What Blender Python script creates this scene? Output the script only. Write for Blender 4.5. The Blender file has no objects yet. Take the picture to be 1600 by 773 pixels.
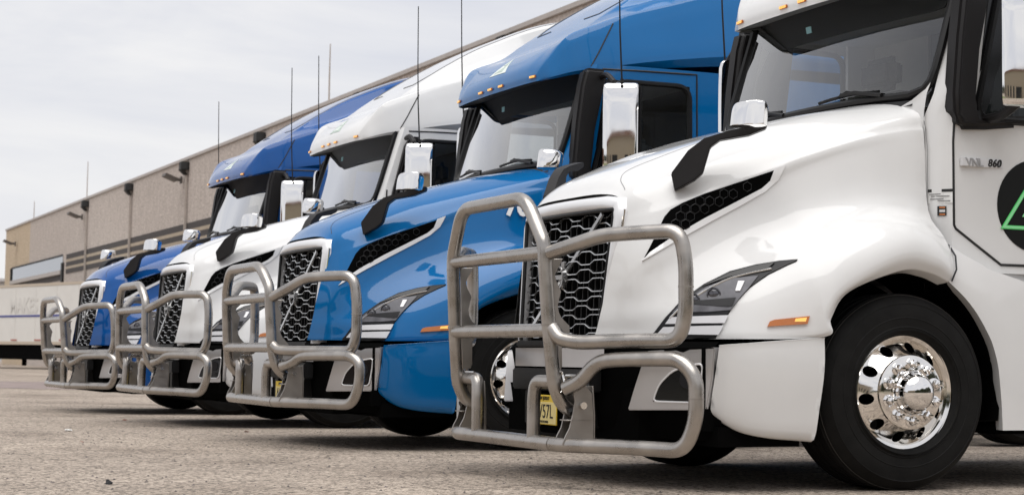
import bpy, bmesh, math, random
import numpy as np
from mathutils import Vector, Matrix
from mathutils.bvhtree import BVHTree
from mathutils.geometry import delaunay_2d_cdt
random.seed(7); RNG = np.random.default_rng(7)
C = bpy.context.scene.collection
SC = bpy.context.scene
R = math.radians

# ------------------------------------------------------------------ camera
CAM_Z, PITCH, ROLL, FPX = 0.656, R(3.7271), R(-0.838), 2634.9
cam = bpy.data.cameras.new('camera'); co = bpy.data.objects.new('camera', cam); C.objects.link(co)
cr_, sr_, cp_, sp_ = math.cos(ROLL), math.sin(ROLL), math.cos(PITCH), math.sin(PITCH)
right = Vector((cr_, sr_*sp_, -sr_*cp_)); up = Vector((sr_, -cr_*sp_, cr_*cp_)); fwd = Vector((0, cp_, sp_))
co.matrix_world = Matrix(((right.x, up.x, -fwd.x, 0), (right.y, up.y, -fwd.y, 0), (right.z, up.z, -fwd.z, CAM_Z), (0, 0, 0, 1)))
cam.sensor_width = 36; cam.lens = FPX/1600*36; cam.clip_start = 0.05; cam.clip_end = 3000
cam.dof.use_dof = True; cam.dof.focus_distance = 9.8; cam.dof.aperture_fstop = 5.6
SC.camera = co
SC.view_settings.view_transform = 'Standard'; SC.view_settings.look = 'None'
SC.view_settings.exposure = 0.43; SC.view_settings.gamma = 1.0

# ------------------------------------------------------------------ sky and sun (bright overcast)
SUN_EL, SUN_AZ = 73, 195      # azimuth of the sun, degrees clockwise from +Y
w = bpy.data.worlds.new('World'); SC.world = w; w.use_nodes = True
nt = w.node_tree; nt.nodes.clear()
def N(t, nt, **k):
    n = nt.nodes.new(t)
    for a, b in k.items(): setattr(n, a, b)
    return n
sky = N('ShaderNodeTexSky', nt, sky_type='NISHITA', sun_disc=False, sun_elevation=R(SUN_EL), sun_rotation=R(SUN_AZ), air_density=1.0, dust_density=2.0)
tc = N('ShaderNodeTexCoord', nt); mp = N('ShaderNodeMapping', nt); mp.inputs['Scale'].default_value = (2.2, 2.2, 11.0)
n1 = N('ShaderNodeTexNoise', nt); n1.inputs['Scale'].default_value = 1.3; n1.inputs['Detail'].default_value = 6; n1.inputs['Roughness'].default_value = .55
n1.inputs['Distortion'].default_value = .6
rp = N('ShaderNodeValToRGB', nt)
rp.color_ramp.elements[0].position = .36; rp.color_ramp.elements[0].color = (5.5, 5.6, 6.05, 1)
rp.color_ramp.elements[1].position = .6; rp.color_ramp.elements[1].color = (6.75, 6.7, 6.75, 1)
mx = N('ShaderNodeMix', nt, data_type='RGBA'); mx.inputs[0].default_value = .94
bg = N('ShaderNodeBackground', nt); bg.inputs[1].default_value = .1
out = N('ShaderNodeOutputWorld', nt)
L = nt.links.new
L(tc.outputs['Generated'], mp.inputs[0]); L(mp.outputs[0], n1.inputs['Vector']); L(n1.outputs[0], rp.inputs[0])
L(sky.outputs[0], mx.inputs[6]); L(rp.outputs[0], mx.inputs[7]); L(mx.outputs[2], bg.inputs[0]); L(bg.outputs[0], out.inputs[0])
sl = bpy.data.lights.new('sun', 'SUN'); sl.energy = 2.0; sl.angle = R(60); sl.color = (1, .975, .94)
so = bpy.data.objects.new('sun', sl); C.objects.link(so)
sd = Vector((math.sin(R(SUN_AZ))*math.cos(R(SUN_EL)), math.cos(R(SUN_AZ))*math.cos(R(SUN_EL)), math.sin(R(SUN_EL))))
so.rotation_euler = (-sd).to_track_quat('-Z', 'Y').to_euler(); so.location = (0, 0, 30)

# ------------------------------------------------------------------ materials
def mat(name, col, rough=.5, metal=0, coat=0, spec=.5, bump=0, bscale=40, var=0, vscale=6, emit=0, ecol=None, rvar=0):
    m = bpy.data.materials.new(name); m.use_nodes = True
    t = m.node_tree; b = t.nodes['Principled BSDF']
    b.inputs['Base Color'].default_value = (*col, 1); b.inputs['Roughness'].default_value = rough
    b.inputs['Metallic'].default_value = metal; b.inputs['Coat Weight'].default_value = coat
    b.inputs['Coat Roughness'].default_value = .06; b.inputs['Specular IOR Level'].default_value = spec
    if emit: b.inputs['Emission Color'].default_value = (*(ecol or col), 1); b.inputs['Emission Strength'].default_value = emit
    if bump or var or rvar:
        c = t.nodes.new('ShaderNodeTexCoord')
        if var or rvar:
            n = t.nodes.new('ShaderNodeTexNoise'); n.inputs['Scale'].default_value = vscale; n.inputs['Detail'].default_value = 5
            t.links.new(c.outputs['Object'], n.inputs['Vector'])
            if var:
                mr = t.nodes.new('ShaderNodeMapRange'); mr.inputs[1].default_value = .3; mr.inputs[2].default_value = .7
                mr.inputs[3].default_value = 1-var; mr.inputs[4].default_value = 1+var*.5
                mm = t.nodes.new('ShaderNodeMix'); mm.data_type = 'RGBA'; mm.blend_type = 'MULTIPLY'; mm.inputs[0].default_value = 1
                mm.inputs[6].default_value = (*col, 1)
                t.links.new(n.outputs[0], mr.inputs[0]); t.links.new(mr.outputs[0], mm.inputs[7]); t.links.new(mm.outputs[2], b.inputs['Base Color'])
            if rvar:
                m2 = t.nodes.new('ShaderNodeMapRange'); m2.inputs[1].default_value = .3; m2.inputs[2].default_value = .7
                m2.inputs[3].default_value = max(.01, rough-rvar); m2.inputs[4].default_value = rough+rvar
                t.links.new(n.outputs[0], m2.inputs[0]); t.links.new(m2.outputs[0], b.inputs['Roughness'])
        if bump:
            n2 = t.nodes.new('ShaderNodeTexNoise'); n2.inputs['Scale'].default_value = bscale; n2.inputs['Detail'].default_value = 4
            bp = t.nodes.new('ShaderNodeBump'); bp.inputs['Strength'].default_value = bump; bp.inputs['Distance'].default_value = .01
            t.links.new(c.outputs['Object'], n2.inputs['Vector']); t.links.new(n2.outputs[0], bp.inputs['Height']); t.links.new(bp.outputs[0], b.inputs['Normal'])
    return m
def paint(name, col, dirt=.06):
    m = mat(name, col, rough=.5, coat=1.0, spec=.03, var=.04, vscale=2.5, rvar=.05)
    t = m.node_tree; b = t.nodes['Principled BSDF']; b.inputs['Coat IOR'].default_value = 1.45
    # faint orange peel
    c = t.nodes.new('ShaderNodeTexCoord'); n = t.nodes.new('ShaderNodeTexNoise'); n.inputs['Scale'].default_value = 3.5; n.inputs['Detail'].default_value = 2
    bp = t.nodes.new('ShaderNodeBump'); bp.inputs['Strength'].default_value = .014; bp.inputs['Distance'].default_value = .05
    t.links.new(c.outputs['Object'], n.inputs['Vector']); t.links.new(n.outputs[0], bp.inputs['Height'])
    t.links.new(bp.outputs[0], b.inputs['Coat Normal']); t.links.new(bp.outputs[0], b.inputs['Normal'])
    return m
M = {}
M['white'] = paint('white_paint', (.71, .71, .705))
M['blue'] = paint('bright_blue_paint', (.0004, .122, .345))
M['navy'] = paint('deep_blue_paint', (.0003, .070, .275))
M['chrome'] = mat('chrome', (.86, .85, .84), rough=.045, metal=1, rvar=.02, vscale=9)
M['polished'] = mat('polished_aluminium', (.84, .82, .79), rough=.09, metal=1, rvar=.05, vscale=14)
M['silver'] = mat('silver_plastic', (.56, .55, .55), rough=.3, metal=.75, var=.05)
M['bright'] = mat('satin_silver_trim', (.76, .76, .77), rough=.28, metal=.2, coat=.5)
M['steel'] = mat('brushed_steel_tube', (.42, .395, .368), rough=.31, metal=.95, var=.2, vscale=9, rvar=.12, bump=.05, bscale=160)
M['steelplate'] = mat('steel_bracket', (.37, .345, .32), rough=.38, metal=.85, var=.14, vscale=10, rvar=.1)
M['black'] = mat('black_plastic', (.006, .006, .0065), spec=.35, rough=.42, var=.15, bump=.04, bscale=200)
M['fairing'] = mat('textured_black_plastic', (.009, .008, .0085), rough=.5, spec=.35, var=.12, bump=.08, bscale=260)
M['dark'] = mat('dark_underbody', (.003, .003, .003), rough=.9, spec=.02, var=.2)
M['rubber'] = mat('tyre_rubber', (.0062, .006, .0058), rough=.7, spec=.22, var=.45, vscale=12, bump=.1, bscale=60)
M['grillebar'] = mat('grille_chrome', (.62, .62, .62), rough=.25, metal=.9)
M['lens'] = mat('clear_lamp_lens', (.13, .13, .145), rough=.35, spec=.3, var=.35, vscale=14)
M['lampdark'] = mat('dark_lamp_housing', (.012, .012, .014), rough=.3, spec=.25)
M['lamprefl'] = mat('lamp_reflector', (.66, .66, .68), rough=.2, coat=1)
M['foglens'] = mat('fog_lamp_glass', (.010, .010, .011), rough=.08, spec=.4)
M['amber'] = mat('amber_lens', (.42, .12, .012), rough=.2, coat=1, emit=.04, ecol=(1, .3, .03))
M['amberlit'] = mat('amber_led', (.9, .5, .12), rough=.3, emit=.4, ecol=(1, .55, .15))
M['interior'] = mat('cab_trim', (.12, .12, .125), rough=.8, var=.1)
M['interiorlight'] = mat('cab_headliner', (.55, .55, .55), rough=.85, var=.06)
M['seat'] = mat('seat_fabric', (.10, .10, .105), rough=.9, var=.15, vscale=30)
M['plate'] = mat('plate_yellow', (.78, .55, .05), rough=.4, var=.08)
M['platelow'] = mat('plate_cream', (.80, .66, .28), rough=.4)
M['ink'] = mat('black_ink', (.01, .01, .01), rough=.5)
M['whiteink'] = mat('white_lettering', (.82, .82, .82), rough=.4)
M['green'] = mat('green_emblem', (.10, .62, .17), rough=.35)
M['greenpale'] = mat('pale_green_emblem', (.28, .75, .36), rough=.35)
M['greygreen'] = mat('grey_green_decal', (.42, .52, .45), rough=.3)
M['paledecal'] = mat('pale_decal', (.72, .78, .73), rough=.3)
M['decalblack'] = mat('black_decal', (.004, .0045, .0045), rough=.45, spec=.25)
M['scuff'] = mat('scuffed_rubber', (.06, .055, .05), rough=.9)
M['sticker'] = mat('paper_sticker', (.75, .75, .74), rough=.5)
M['orange'] = mat('orange_decal', (.6, .2, .06), rough=.5)

def glass(name, tint, ior=.08, gain=.9):          # thin pane: ior = reflectance seen straight on
    m = bpy.data.materials.new(name); m.use_nodes = True; t = m.node_tree; t.nodes.clear()
    o = t.nodes.new('ShaderNodeOutputMaterial'); g = t.nodes.new('ShaderNodeBsdfGlossy'); tr = t.nodes.new('ShaderNodeBsdfTransparent')
    g.inputs['Roughness'].default_value = .015; tr.inputs[0].default_value = (*tint, 1)
    lw = t.nodes.new('ShaderNodeLayerWeight'); lw.inputs[0].default_value = .5; mxx = t.nodes.new('ShaderNodeMixShader')
    pw = t.nodes.new('ShaderNodeMath'); pw.operation = 'POWER'; pw.inputs[1].default_value = 4
    ma = t.nodes.new('ShaderNodeMath'); ma.operation = 'MULTIPLY_ADD'; ma.use_clamp = True; ma.inputs[1].default_value = gain; ma.inputs[2].default_value = ior
    t.links.new(lw.outputs['Facing'], pw.inputs[0]); t.links.new(pw.outputs[0], ma.inputs[0])
    t.links.new(ma.outputs[0], mxx.inputs[0]); t.links.new(tr.outputs[0], mxx.inputs[1]); t.links.new(g.outputs[0], mxx.inputs[2]); t.links.new(mxx.outputs[0], o.inputs[0])
    return m
M['glass'] = glass('windscreen_glass', (.90, .93, .92), .075, 3.0)
M['sideglass'] = glass('side_window_glass', (.72, .76, .76), .02, .9)

# ------------------------------------------------------------------ helpers
MESH = {}                                            # meshes shared by alike pieces
def empty(name, loc=(0, 0, 0), rz=0, parent=None):
    o = bpy.data.objects.new(name, None); o.empty_display_size = .3; C.objects.link(o); o.location = loc; o.rotation_euler = (0, 0, rz)
    if parent: o.parent = parent
    return o
def tag(o, label=None, cat=None, group=None, kind=None):
    if label: o['label'] = label
    if cat: o['category'] = cat
    if group: o['group'] = group
    if kind: o['kind'] = kind
    return o
def obj(name, me, m, parent=None, loc=None, label=None):
    if not me.materials: me.materials.append(m)
    o = bpy.data.objects.new(name, me); C.objects.link(o)
    if parent: o.parent = parent
    if me.materials[0] is not m:
        o.material_slots[0].link = 'OBJECT'; o.material_slots[0].material = m
    if loc is not None: o.location = loc
    if label: o['label'] = label
    return o
class MB:
    def __init__(s): s.v = []; s.f = []
    def add(s, v, f):
        k = len(s.v); s.v += [tuple(map(float, p)) for p in v]; s.f += [tuple(i+k for i in q) for q in f]; return s
    def box(s, x0, x1, y0, y1, z0, z1):
        v = [(x, y, z) for x in (x0, x1) for y in (y0, y1) for z in (z0, z1)]
        return s.add(v, [(0, 1, 3, 2), (4, 6, 7, 5), (0, 4, 5, 1), (2, 3, 7, 6), (0, 2, 6, 4), (1, 5, 7, 3)])
    def prism(s, poly, ext):
        n = len(poly); e = Vector(ext); v = [tuple(p) for p in poly]+[tuple(Vector(p)+e) for p in poly]
        return s.add(v, [tuple(range(n)), tuple(range(2*n-1, n-1, -1))]+[(i, (i+1) % n, n+(i+1) % n, n+i) for i in range(n)])
    def grid(s, G, flip=False):
        a, b = G.shape[:2]; v = G.reshape(-1, 3)
        f = [(i*b+j, i*b+j+1, (i+1)*b+j+1, (i+1)*b+j) for i in range(a-1) for j in range(b-1)]
        return s.add(v, f)
    def tube(s, path, r, n=12, closed=False, caps=True):
        P = [Vector(p) for p in path]; m = len(P); rings = []
        T = []
        for i in range(m):
            a = P[i-1] if (i > 0 or closed) else P[i]; b = P[(i+1) % m] if (i < m-1 or closed) else P[i]
            T.append((b-a).normalized())
        nrm = T[0].orthogonal().normalized()
        for i in range(m):
            nrm = (nrm-T[i]*nrm.dot(T[i])).normalized(); bn = T[i].cross(nrm)
            rr = r[i] if isinstance(r, (list, tuple)) else r
            rings.append([P[i]+nrm*math.cos(2*math.pi*k/n)*rr+bn*math.sin(2*math.pi*k/n)*rr for k in range(n)])
        v = [p for q in rings for p in q]
        f = [(i*n+k, i*n+(k+1) % n, ((i+1) % m)*n+(k+1) % n, ((i+1) % m)*n+k) for i in range(m if closed else m-1) for k in range(n)]
        if caps and not closed: f += [tuple(range(n))[::-1], tuple((m-1)*n+k for k in range(n))]
        return s.add(v, f)
    def lathe(s, prof, n=48, axis='y', o=(0, 0, 0)):
        v = []; m = len(prof)
        for k in range(n):
            a = 2*math.pi*k/n
            for (r, h) in prof: v.append((o[0]+r*math.cos(a), o[1]+h, o[2]+r*math.sin(a)))
        f = [(k*m+i, k*m+i+1, ((k+1) % n)*m+i+1, ((k+1) % n)*m+i) for k in range(n) for i in range(m-1)]
        return s.add(v, f)
    def mesh(s, name='mesh', smooth=True, ang=38, bevel=0, seg=2, merge=True):
        bm = bmesh.new(); vs = [bm.verts.new(p) for p in s.v]
        for q in s.f:
            try: bm.faces.new([vs[i] for i in q])
            except ValueError: pass
        if merge: bmesh.ops.remove_doubles(bm, verts=bm.verts, dist=1e-5)
        bmesh.ops.recalc_face_normals(bm, faces=bm.faces)
        if bevel:
            ed = [e for e in bm.edges if len(e.link_faces) == 2 and e.calc_face_angle(0) > R(30)]
            bmesh.ops.bevel(bm, geom=ed, offset=bevel, segments=seg, affect='EDGES', clamp_overlap=True)
        me = bpy.data.meshes.new(name); bm.to_mesh(me); bm.free()
        if smooth:
            for p in me.polygons: p.use_smooth = True
            me.set_sharp_from_angle(angle=R(ang))
        return me
def cached(key, fn):
    if key not in MESH: MESH[key] = fn()
    return MESH[key]
def rounded(path, rad=.08, n=6, closed=False):
    P = [Vector(p) for p in path]; m = len(P); out = []
    for i in range(m):
        if not closed and i in (0, m-1): out.append(P[i]); continue
        a, b, c = P[i-1], P[i], P[(i+1) % m]
        u, v_ = (a-b), (c-b); d = min(rad, u.length*.48, v_.length*.48)
        p, q = b+u.normalized()*d, b+v_.normalized()*d
        for k in range(n+1):
            t = k/n; out.append(p*(1-t)**2+b*2*t*(1-t)+q*t*t)
    return out
def cr(P, n, axis=0):
    """Catmull-Rom refinement of an array of points along one axis"""
    P = np.moveaxis(np.asarray(P, float), axis, 0); k = len(P)
    E_ = np.concatenate([[2*P[0]-P[1]], P, [2*P[-1]-P[-2]]]); o = []
    for i in range(k-1):
        a, b, c, d = E_[i:i+4]
        for j in range(n):
            t = j/n; o.append(.5*((2*b)+(-a+c)*t+(2*a-5*b+4*c-d)*t*t+(-a+3*b-3*c+d)*t**3))
    o.append(P[-1]); return np.moveaxis(np.array(o), 0, axis)
def tight(P, rows, w=.12):
    """double the given rows so that the surface turns sharply there"""
    o = []
    for i, r in enumerate(P):
        if i in rows: o += [r*(1-w)+P[i-1]*w, r*(1-w)+P[i+1]*w]
        else: o.append(r)
    return np.array(o)
def S(p, sg=1): return (p[0], -p[1]*sg, p[2])         # (back, towards driver side, up) -> Blender local
def Sg(G, sg=1): G = np.array(G, float).copy(); G[..., 1] *= -sg; return G

# ------------------------------------------------------------------ truck surfaces (x back, s to the driver side, z up)
HOOD = np.array([
 # c0 grille edge        c1                c2                c3                c4                c5                 c6                 c7
 [(.405,0,1.497),   (.50,0,1.605),   (.75,0,1.725),    (1.0,0,1.81),    (1.3,0,1.905),   (1.6,0,1.985),   (1.82,0,2.037),   (1.935,0,2.065)],
 [(.415,.34,1.493), (.52,.37,1.592), (.76,.42,1.70),  (1.0,.47,1.80),  (1.3,.52,1.895), (1.6,.56,1.975), (1.83,.59,2.02),(1.955,.60,2.048)],
 [(.437,.505,1.460), (.525,.575,1.512), (.75,.66,1.61),  (1.0,.73,1.71),  (1.3,.80,1.80),  (1.6,.85,1.885), (1.85,.89,1.945),(2.0,.905,1.985)],
 [(.43,.545,1.35), (.535,.665,1.38),(.77,.785,1.482),(1.0,.848,1.572),(1.3,.905,1.69), (1.6,.945,1.79), (1.85,.965,1.85),(2.0,.972,1.87)],
 [(.385,.53,1.15),  (.49,.705,1.15), (.72,.78,1.29),  (1.0,.85,1.455), (1.3,.91,1.60),  (1.6,.955,1.70), (1.85,.98,1.74), (2.0,.985,1.75)],
 [(.36,.52,1.03),   (.47,.70,1.04),  (.75,.825,1.165),(1.0,.905,1.275),(1.3,.97,1.39),(1.6,1.01,1.455),  (1.85,1.02,1.455), (2.0,1.01,1.44)],
 [(.345,.51,.93),   (.48,.72,.94),   (.79,.945,1.04), (1.07,1.075,1.15),(1.33,1.145,1.26),(1.64,1.165,1.355),(1.85,1.16,1.345),(2.0,1.13,1.30)],
 [(.33,.50,.85),    (.485,.755,.86), (.81,1.04,.93),  (1.09,1.18,1.01),(1.32,1.235,1.14),(1.65,1.245,1.262),(1.85,1.235,1.25),(1.995,1.205,1.195)],
 [(.32,.49,.79),    (.49,.77,.79),   (.80,1.08,.80),  (1.13,1.225,.815),(1.29,1.258,1.004),(1.63,1.265,1.168),(1.86,1.258,1.152),(1.972,1.24,1.106)],
 [(.31,.48,.745),   (.49,.775,.745), (.80,1.085,.745),(1.19,1.235,.768),(1.337,1.228,.989),(1.655,1.235,1.104),(1.83,1.232,1.098),(1.958,1.225,1.057)],
 [(.36,.45,.748),   (.54,.74,.748),  (.84,1.02,.748), (1.20,1.16,.772),(1.345,1.15,.975),(1.655,1.15,1.088),(1.825,1.15,1.083),(1.945,1.15,1.045)],
], float)
_mid = (HOOD[:, 3]+HOOD[:, 4])/2
_mid[7] = (1.185, 1.212, 1.06); _mid[8] = (1.185, 1.245, .885); _mid[9] = (1.226, 1.232, .853); _mid[10] = (1.236, 1.152, .848)
HOOD = np.insert(HOOD, 4, _mid, axis=1)
HOOD[9, 3] = (1.192, 1.236, .764); HOOD[10, 3] = (1.20, 1.156, .768); HOOD[8, 3] = (1.145, 1.230, .80)
def hood_grid():
    half = tight(HOOD, (3, 9), .16)
    full = np.concatenate([Sg(half, -1)[::-1], Sg(half, 1)[1:]])
    return cr(cr(full, 4, 0), 7, 1)
HG = hood_grid()
def bvh_of(grids):
    mb = MB()
    for g in grids: mb.grid(g)
    return BVHTree.FromPolygons([Vector(v) for v in mb.v], mb.f)
HOOD_BVH = bvh_of([HG])

def xw(z, s=0): return 1.962+.31*(z-2.06)+.062*(s/.98)**2
ZL = [1.12, 1.18, 1.45, 1.75, 1.93, 2.06, 2.3, 2.68, 2.80]
def cab_side():
    G = []
    for z in ZL:
        fx = 2.006 if z < 2.06 else xw(z, .96)+.02
        fs = .965 if z < 2.06 else 1.005-.01*(z-2.06)
        lean = -.02*max(0, z-1.9)
        wf = 2.24 + max(0, z-1.93)*.24
        G.append([(fx, fs, z), (fx+.03, fs+.06, z), (fx+.09, 1.085+lean, z), (wf, 1.095+lean, z), (2.6, 1.125+lean, z), (3.04, 1.15+lean, z), (3.12, 1.153+lean, z), (3.6, 1.17+lean, z), (4.95, 1.19+lean, z)])
    return np.array(G)
CABG = cab_side()
CAB_BVH = bvh_of([Sg(CABG)])

ROOF = np.array([
 [(1.92,0,2.69),(1.918,0,2.752),(1.965,0,2.85),(2.12,0,2.99),(2.33,0,3.10),(2.55,0,3.28),(2.92,0,3.53),(3.4,0,3.80),(4.1,0,4.07),(4.95,0,4.18)],
 [(1.93,.42,2.69),(1.928,.42,2.752),(1.975,.42,2.85),(2.125,.42,2.99),(2.335,.42,3.10),(2.55,.45,3.275),(2.92,.45,3.525),(3.4,.45,3.795),(4.1,.45,4.065),(4.95,.45,4.175)],
 [(1.94,.60,2.69),(1.939,.60,2.753),(1.99,.62,2.855),(2.135,.65,3.0),(2.34,.68,3.105),(2.50,.75,3.235),(2.90,.75,3.505),(3.31,.75,3.725),(4.0,.77,3.99),(4.95,.80,4.10)],
 [(1.947,.67,2.69),(1.947,.68,2.754),(2.005,.70,2.86),(2.142,.74,3.01),(2.35,.79,3.112),(2.53,.815,3.235),(2.93,.83,3.385),(3.4,.85,3.57),(4.1,.87,3.74),(4.95,.90,3.85)],
 [(1.956,.74,2.69),(1.958,.756,2.755),(2.022,.84,2.872),(2.135,.92,3.026),(2.352,.962,3.122),(2.556,.982,3.20),(2.92,1.0,3.31),(3.4,1.02,3.45),(4.1,1.05,3.60),(4.95,1.07,3.68)],
 [(1.963,.765,2.69),(1.985,.81,2.70),(2.025,.895,2.712),(2.165,.985,2.752),(2.38,1.04,2.79),(2.65,1.09,2.84),(3.0,1.12,2.895),(3.45,1.15,2.95),(4.1,1.17,2.985),(4.95,1.185,3.0)],
 [(1.985,.765,2.69),(2.005,.80,2.695),(2.045,.87,2.70),(2.18,.955,2.73),(2.40,1.01,2.755),(2.66,1.05,2.79),(3.0,1.085,2.83),(3.45,1.11,2.87),(4.1,1.13,2.89),(4.95,1.14,2.90)],
], float)
def lin(P, n):
    o = []
    for a, b in zip(P[:-1], P[1:]): o += [a+(b-a)*k/n for k in range(n)]
    return np.array(o+[P[-1]])
def roof_grid():
    half = tight(tight(ROOF, (2, 3, 5), .10), (6,), .04)
    full = np.concatenate([Sg(half, -1)[::-1], Sg(half, 1)[1:]])
    return cr(lin(full, 3), 6, 1)
RG = roof_grid()
ROOF_BVH = bvh_of([RG])

def drape(poly, bvh, D, off=.004, step=.035, rim=.012, holes=(), flat=False):
    """a sheet with the given outline (x,s,z points near the body) laid on the body along D, with a rim so that it has thickness"""
    D = Vector(S(D)).normalized(); e1 = Vector((0, 0, 1)).cross(D).normalized(); e2 = D.cross(e1)
    P = [Vector(S(p)) for p in poly]; o = sum(P, Vector())/len(P); base = o.dot(D)
    to2 = lambda p: Vector((p.dot(e1), p.dot(e2)))
    def dens(L_):
        q = []
        for i in range(len(L_)):
            a, b = L_[i], L_[(i+1) % len(L_)]; k = max(1, int((b-a).length/step+.5))
            q += [a.lerp(b, j/k) for j in range(k)]
        return q
    loop = dens([to2(p) for p in P]); pts = list(loop); n = len(loop)
    edges = [(i, (i+1) % n) for i in range(n)]
    def inside(p):
        c = False; j = n-1
        for i in range(n):
            a, b = loop[i], loop[j]
            if (a.y > p.y) != (b.y > p.y) and p.x < (b.x-a.x)*(p.y-a.y)/(b.y-a.y)+a.x: c = not c
            j = i
        return c
    xs = [p.x for p in loop]; ys = [p.y for p in loop]
    if not flat:
        gx = np.arange(min(xs)+step*.5, max(xs), step); gy = np.arange(min(ys)+step*.5, max(ys), step)
        for a in gx:
            for b in gy:
                p = Vector((a, b))
                if inside(p) and min((p-q).length for q in loop) > step*.35: pts.append(p)
    vo, _, fo = delaunay_2d_cdt(pts, edges, [list(range(n))], 1, 1e-6)[:3]
    # orig-depth of each point from its nearest outline point, used where the ray misses
    V3 = []; N3 = []
    for p in vo:
        o3 = e1*p.x+e2*p.y+D*(base+3)
        h = bvh.ray_cast(o3, -D)
        if h[0] is not None:
            nn = h[1] if h[1].dot(D) > 0 else -h[1]; V3.append(h[0]+nn*off); N3.append(nn)
        else: V3.append(None); N3.append(D)
    good = [(Vector(vo[i]), V3[i]) for i in range(len(vo)) if V3[i] is not None]
    for i in range(len(vo)):
        if V3[i] is None:
            if good:
                q = min(good, key=lambda g: (g[0]-vo[i]).length); V3[i] = e1*vo[i].x+e2*vo[i].y+D*(q[1].dot(D))
            else: V3[i] = e1*vo[i].x+e2*vo[i].y+D*base
    mb = MB(); mb.add(V3, fo)
    if rim:
        cnt = {}
        for q in fo:
            for i in range(len(q)):
                k = tuple(sorted((q[i], q[(i+1) % len(q)]))); cnt[k] = cnt.get(k, 0)+1
        for (a, b), c in cnt.items():
            if c == 1: mb.add([V3[a], V3[b], V3[b]-N3[b]*rim, V3[a]-N3[a]*rim], [(0, 1, 2, 3)])
    return mb
def mirrored(mb, sg):
    m2 = MB(); m2.v = [(x, y*sg, z) for x, y, z in mb.v]; m2.f = list(mb.f); return m2
def ribbon(pts, bvh, D, wdt, off=.004):
    """a thin strip of given width following a line laid on the body"""
    D = Vector(S(D)).normalized(); P = [Vector(S(p)) for p in pts]; Q = []
    for i in range(len(P)-1):
        k = max(1, int((P[i+1]-P[i]).length/.05))
        Q += [P[i].lerp(P[i+1], j/k) for j in range(k)]
    Q.append(P[-1]); H = []
    for p in Q:
        h = bvh.ray_cast(p+D*2, -D); H.append(h[0]+(h[1] if h[1].dot(D) > 0 else -h[1])*off if h[0] is not None else p)
    return MB().tube(H, wdt, 6)
def text_mesh(txt, size, ext=.003, shear=0, spacing=1, bold=0):
    cu = bpy.data.curves.new('txt', 'FONT'); cu.body = txt; cu.size = size; cu.extrude = ext; cu.shear = shear; cu.space_character = spacing
    cu.align_x = 'CENTER'; cu.align_y = 'CENTER'; cu.offset = bold; cu.resolution_u = 3
    o = bpy.data.objects.new('txt', cu); C.objects.link(o); dg = bpy.context.evaluated_depsgraph_get()
    me = bpy.data.meshes.new_from_object(o.evaluated_get(dg)); bpy.data.objects.remove(o); bpy.data.curves.remove(cu); me.materials.clear()
    return me
def put_text(name, txt, size, m, parent, at, ux, uz, **k):
    """flat lettering: at = (x,s,z) centre, ux = reading direction, uz = up (Blender local vectors)"""
    me = text_mesh(txt, size, **k); ux = Vector(ux).normalized(); uz = Vector(uz).normalized(); n = ux.cross(uz)
    o = obj(name, me, m, parent); o.matrix_local = Matrix(((ux.x, uz.x, n.x, at[0]), (ux.y, uz.y, n.y, -at[1]), (ux.z, uz.z, n.z, at[2]), (0, 0, 0, 1)))
    return o

VIEW = (-.57, .81, -.12)                              # roughly towards where the row is seen from
# ------------------------------------------------------------------ wheel
def rim_mesh():
    mb = MB()
    # outer lip and barrel, hand-hole disc, flange
    mb.lathe([(.265, .02), (.268, -.012), (.285, -.018), (.292, .012), (.302, .018), (.311, .012), (.314, -.01), (.311, -.06)], 64)
    pts = []; edges = []; H = 10
    def loop(r, n, cx=0, cz=0, ph=0):
        k = len(pts)
        for i in range(n): pts.append(Vector((cx+r*math.cos(ph+2*math.pi*i/n), cz+r*math.sin(ph+2*math.pi*i/n))))
        edges.extend((k+i, k+(i+1) % n) for i in range(n))
        return list(range(k, k+n))
    lo = loop(.267, 60); li = loop(.185, 40)
    hs = [loop(.0285, 14, .226*math.cos(2*math.pi*i/H+.16), .226*math.sin(2*math.pi*i/H+.16)) for i in range(H)]
    for r, n in ((.248, 50), (.205, 40), (.195, 40)):
        for i in range(n):
            p = Vector((r*math.cos(2*math.pi*i/n+.03), r*math.sin(2*math.pi*i/n+.03)))
            if all((p-Vector((.226*math.cos(2*math.pi*j/H+.16), .226*math.sin(2*math.pi*j/H+.16)))).length > .036 for j in range(H)): pts.append(p)
    vo, _, fo = delaunay_2d_cdt(pts, edges, [], 0, 1e-6)[:3]
    def dep(p):
        r = p.length; return -(-.01+.075*max(0, min(1, (.262-r)/.078))**1.2)
    keep = []
    for q in fo:
        c = sum((vo[i] for i in q), Vector((0, 0)))/len(q)
        if c.length > .267 or c.length < .184: continue
        if any((c-Vector((.226*math.cos(2*math.pi*j/H+.16), .226*math.sin(2*math.pi*j/H+.16)))).length < .0275 for j in range(H)): continue
        keep.append(q)
    mb.add([(p.x, dep(p), p.y) for p in vo], keep)
    for i in range(H):                               # hole walls
        a = 2*math.pi*i/H+.16; cx, cz = .226*math.cos(a), .226*math.sin(a)
        ring = [(cx+.0285*math.cos(2*math.pi*j/14), cz+.0285*math.sin(2*math.pi*j/14)) for j in range(14)]
        v = [(x, dep(Vector((x, z))), z) for x, z in ring]+[(x, .02, z) for x, z in ring]
        mb.add(v, [(j, (j+1) % 14, 14+(j+1) % 14, 14+j) for j in range(14)])
    mb.lathe([(.187, -.064), (.186, -.078), (.178, -.083), (.10, -.085), (.02, -.085), (.0, -.085)], 48)
    return mb.mesh('rim', ang=35)
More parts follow.
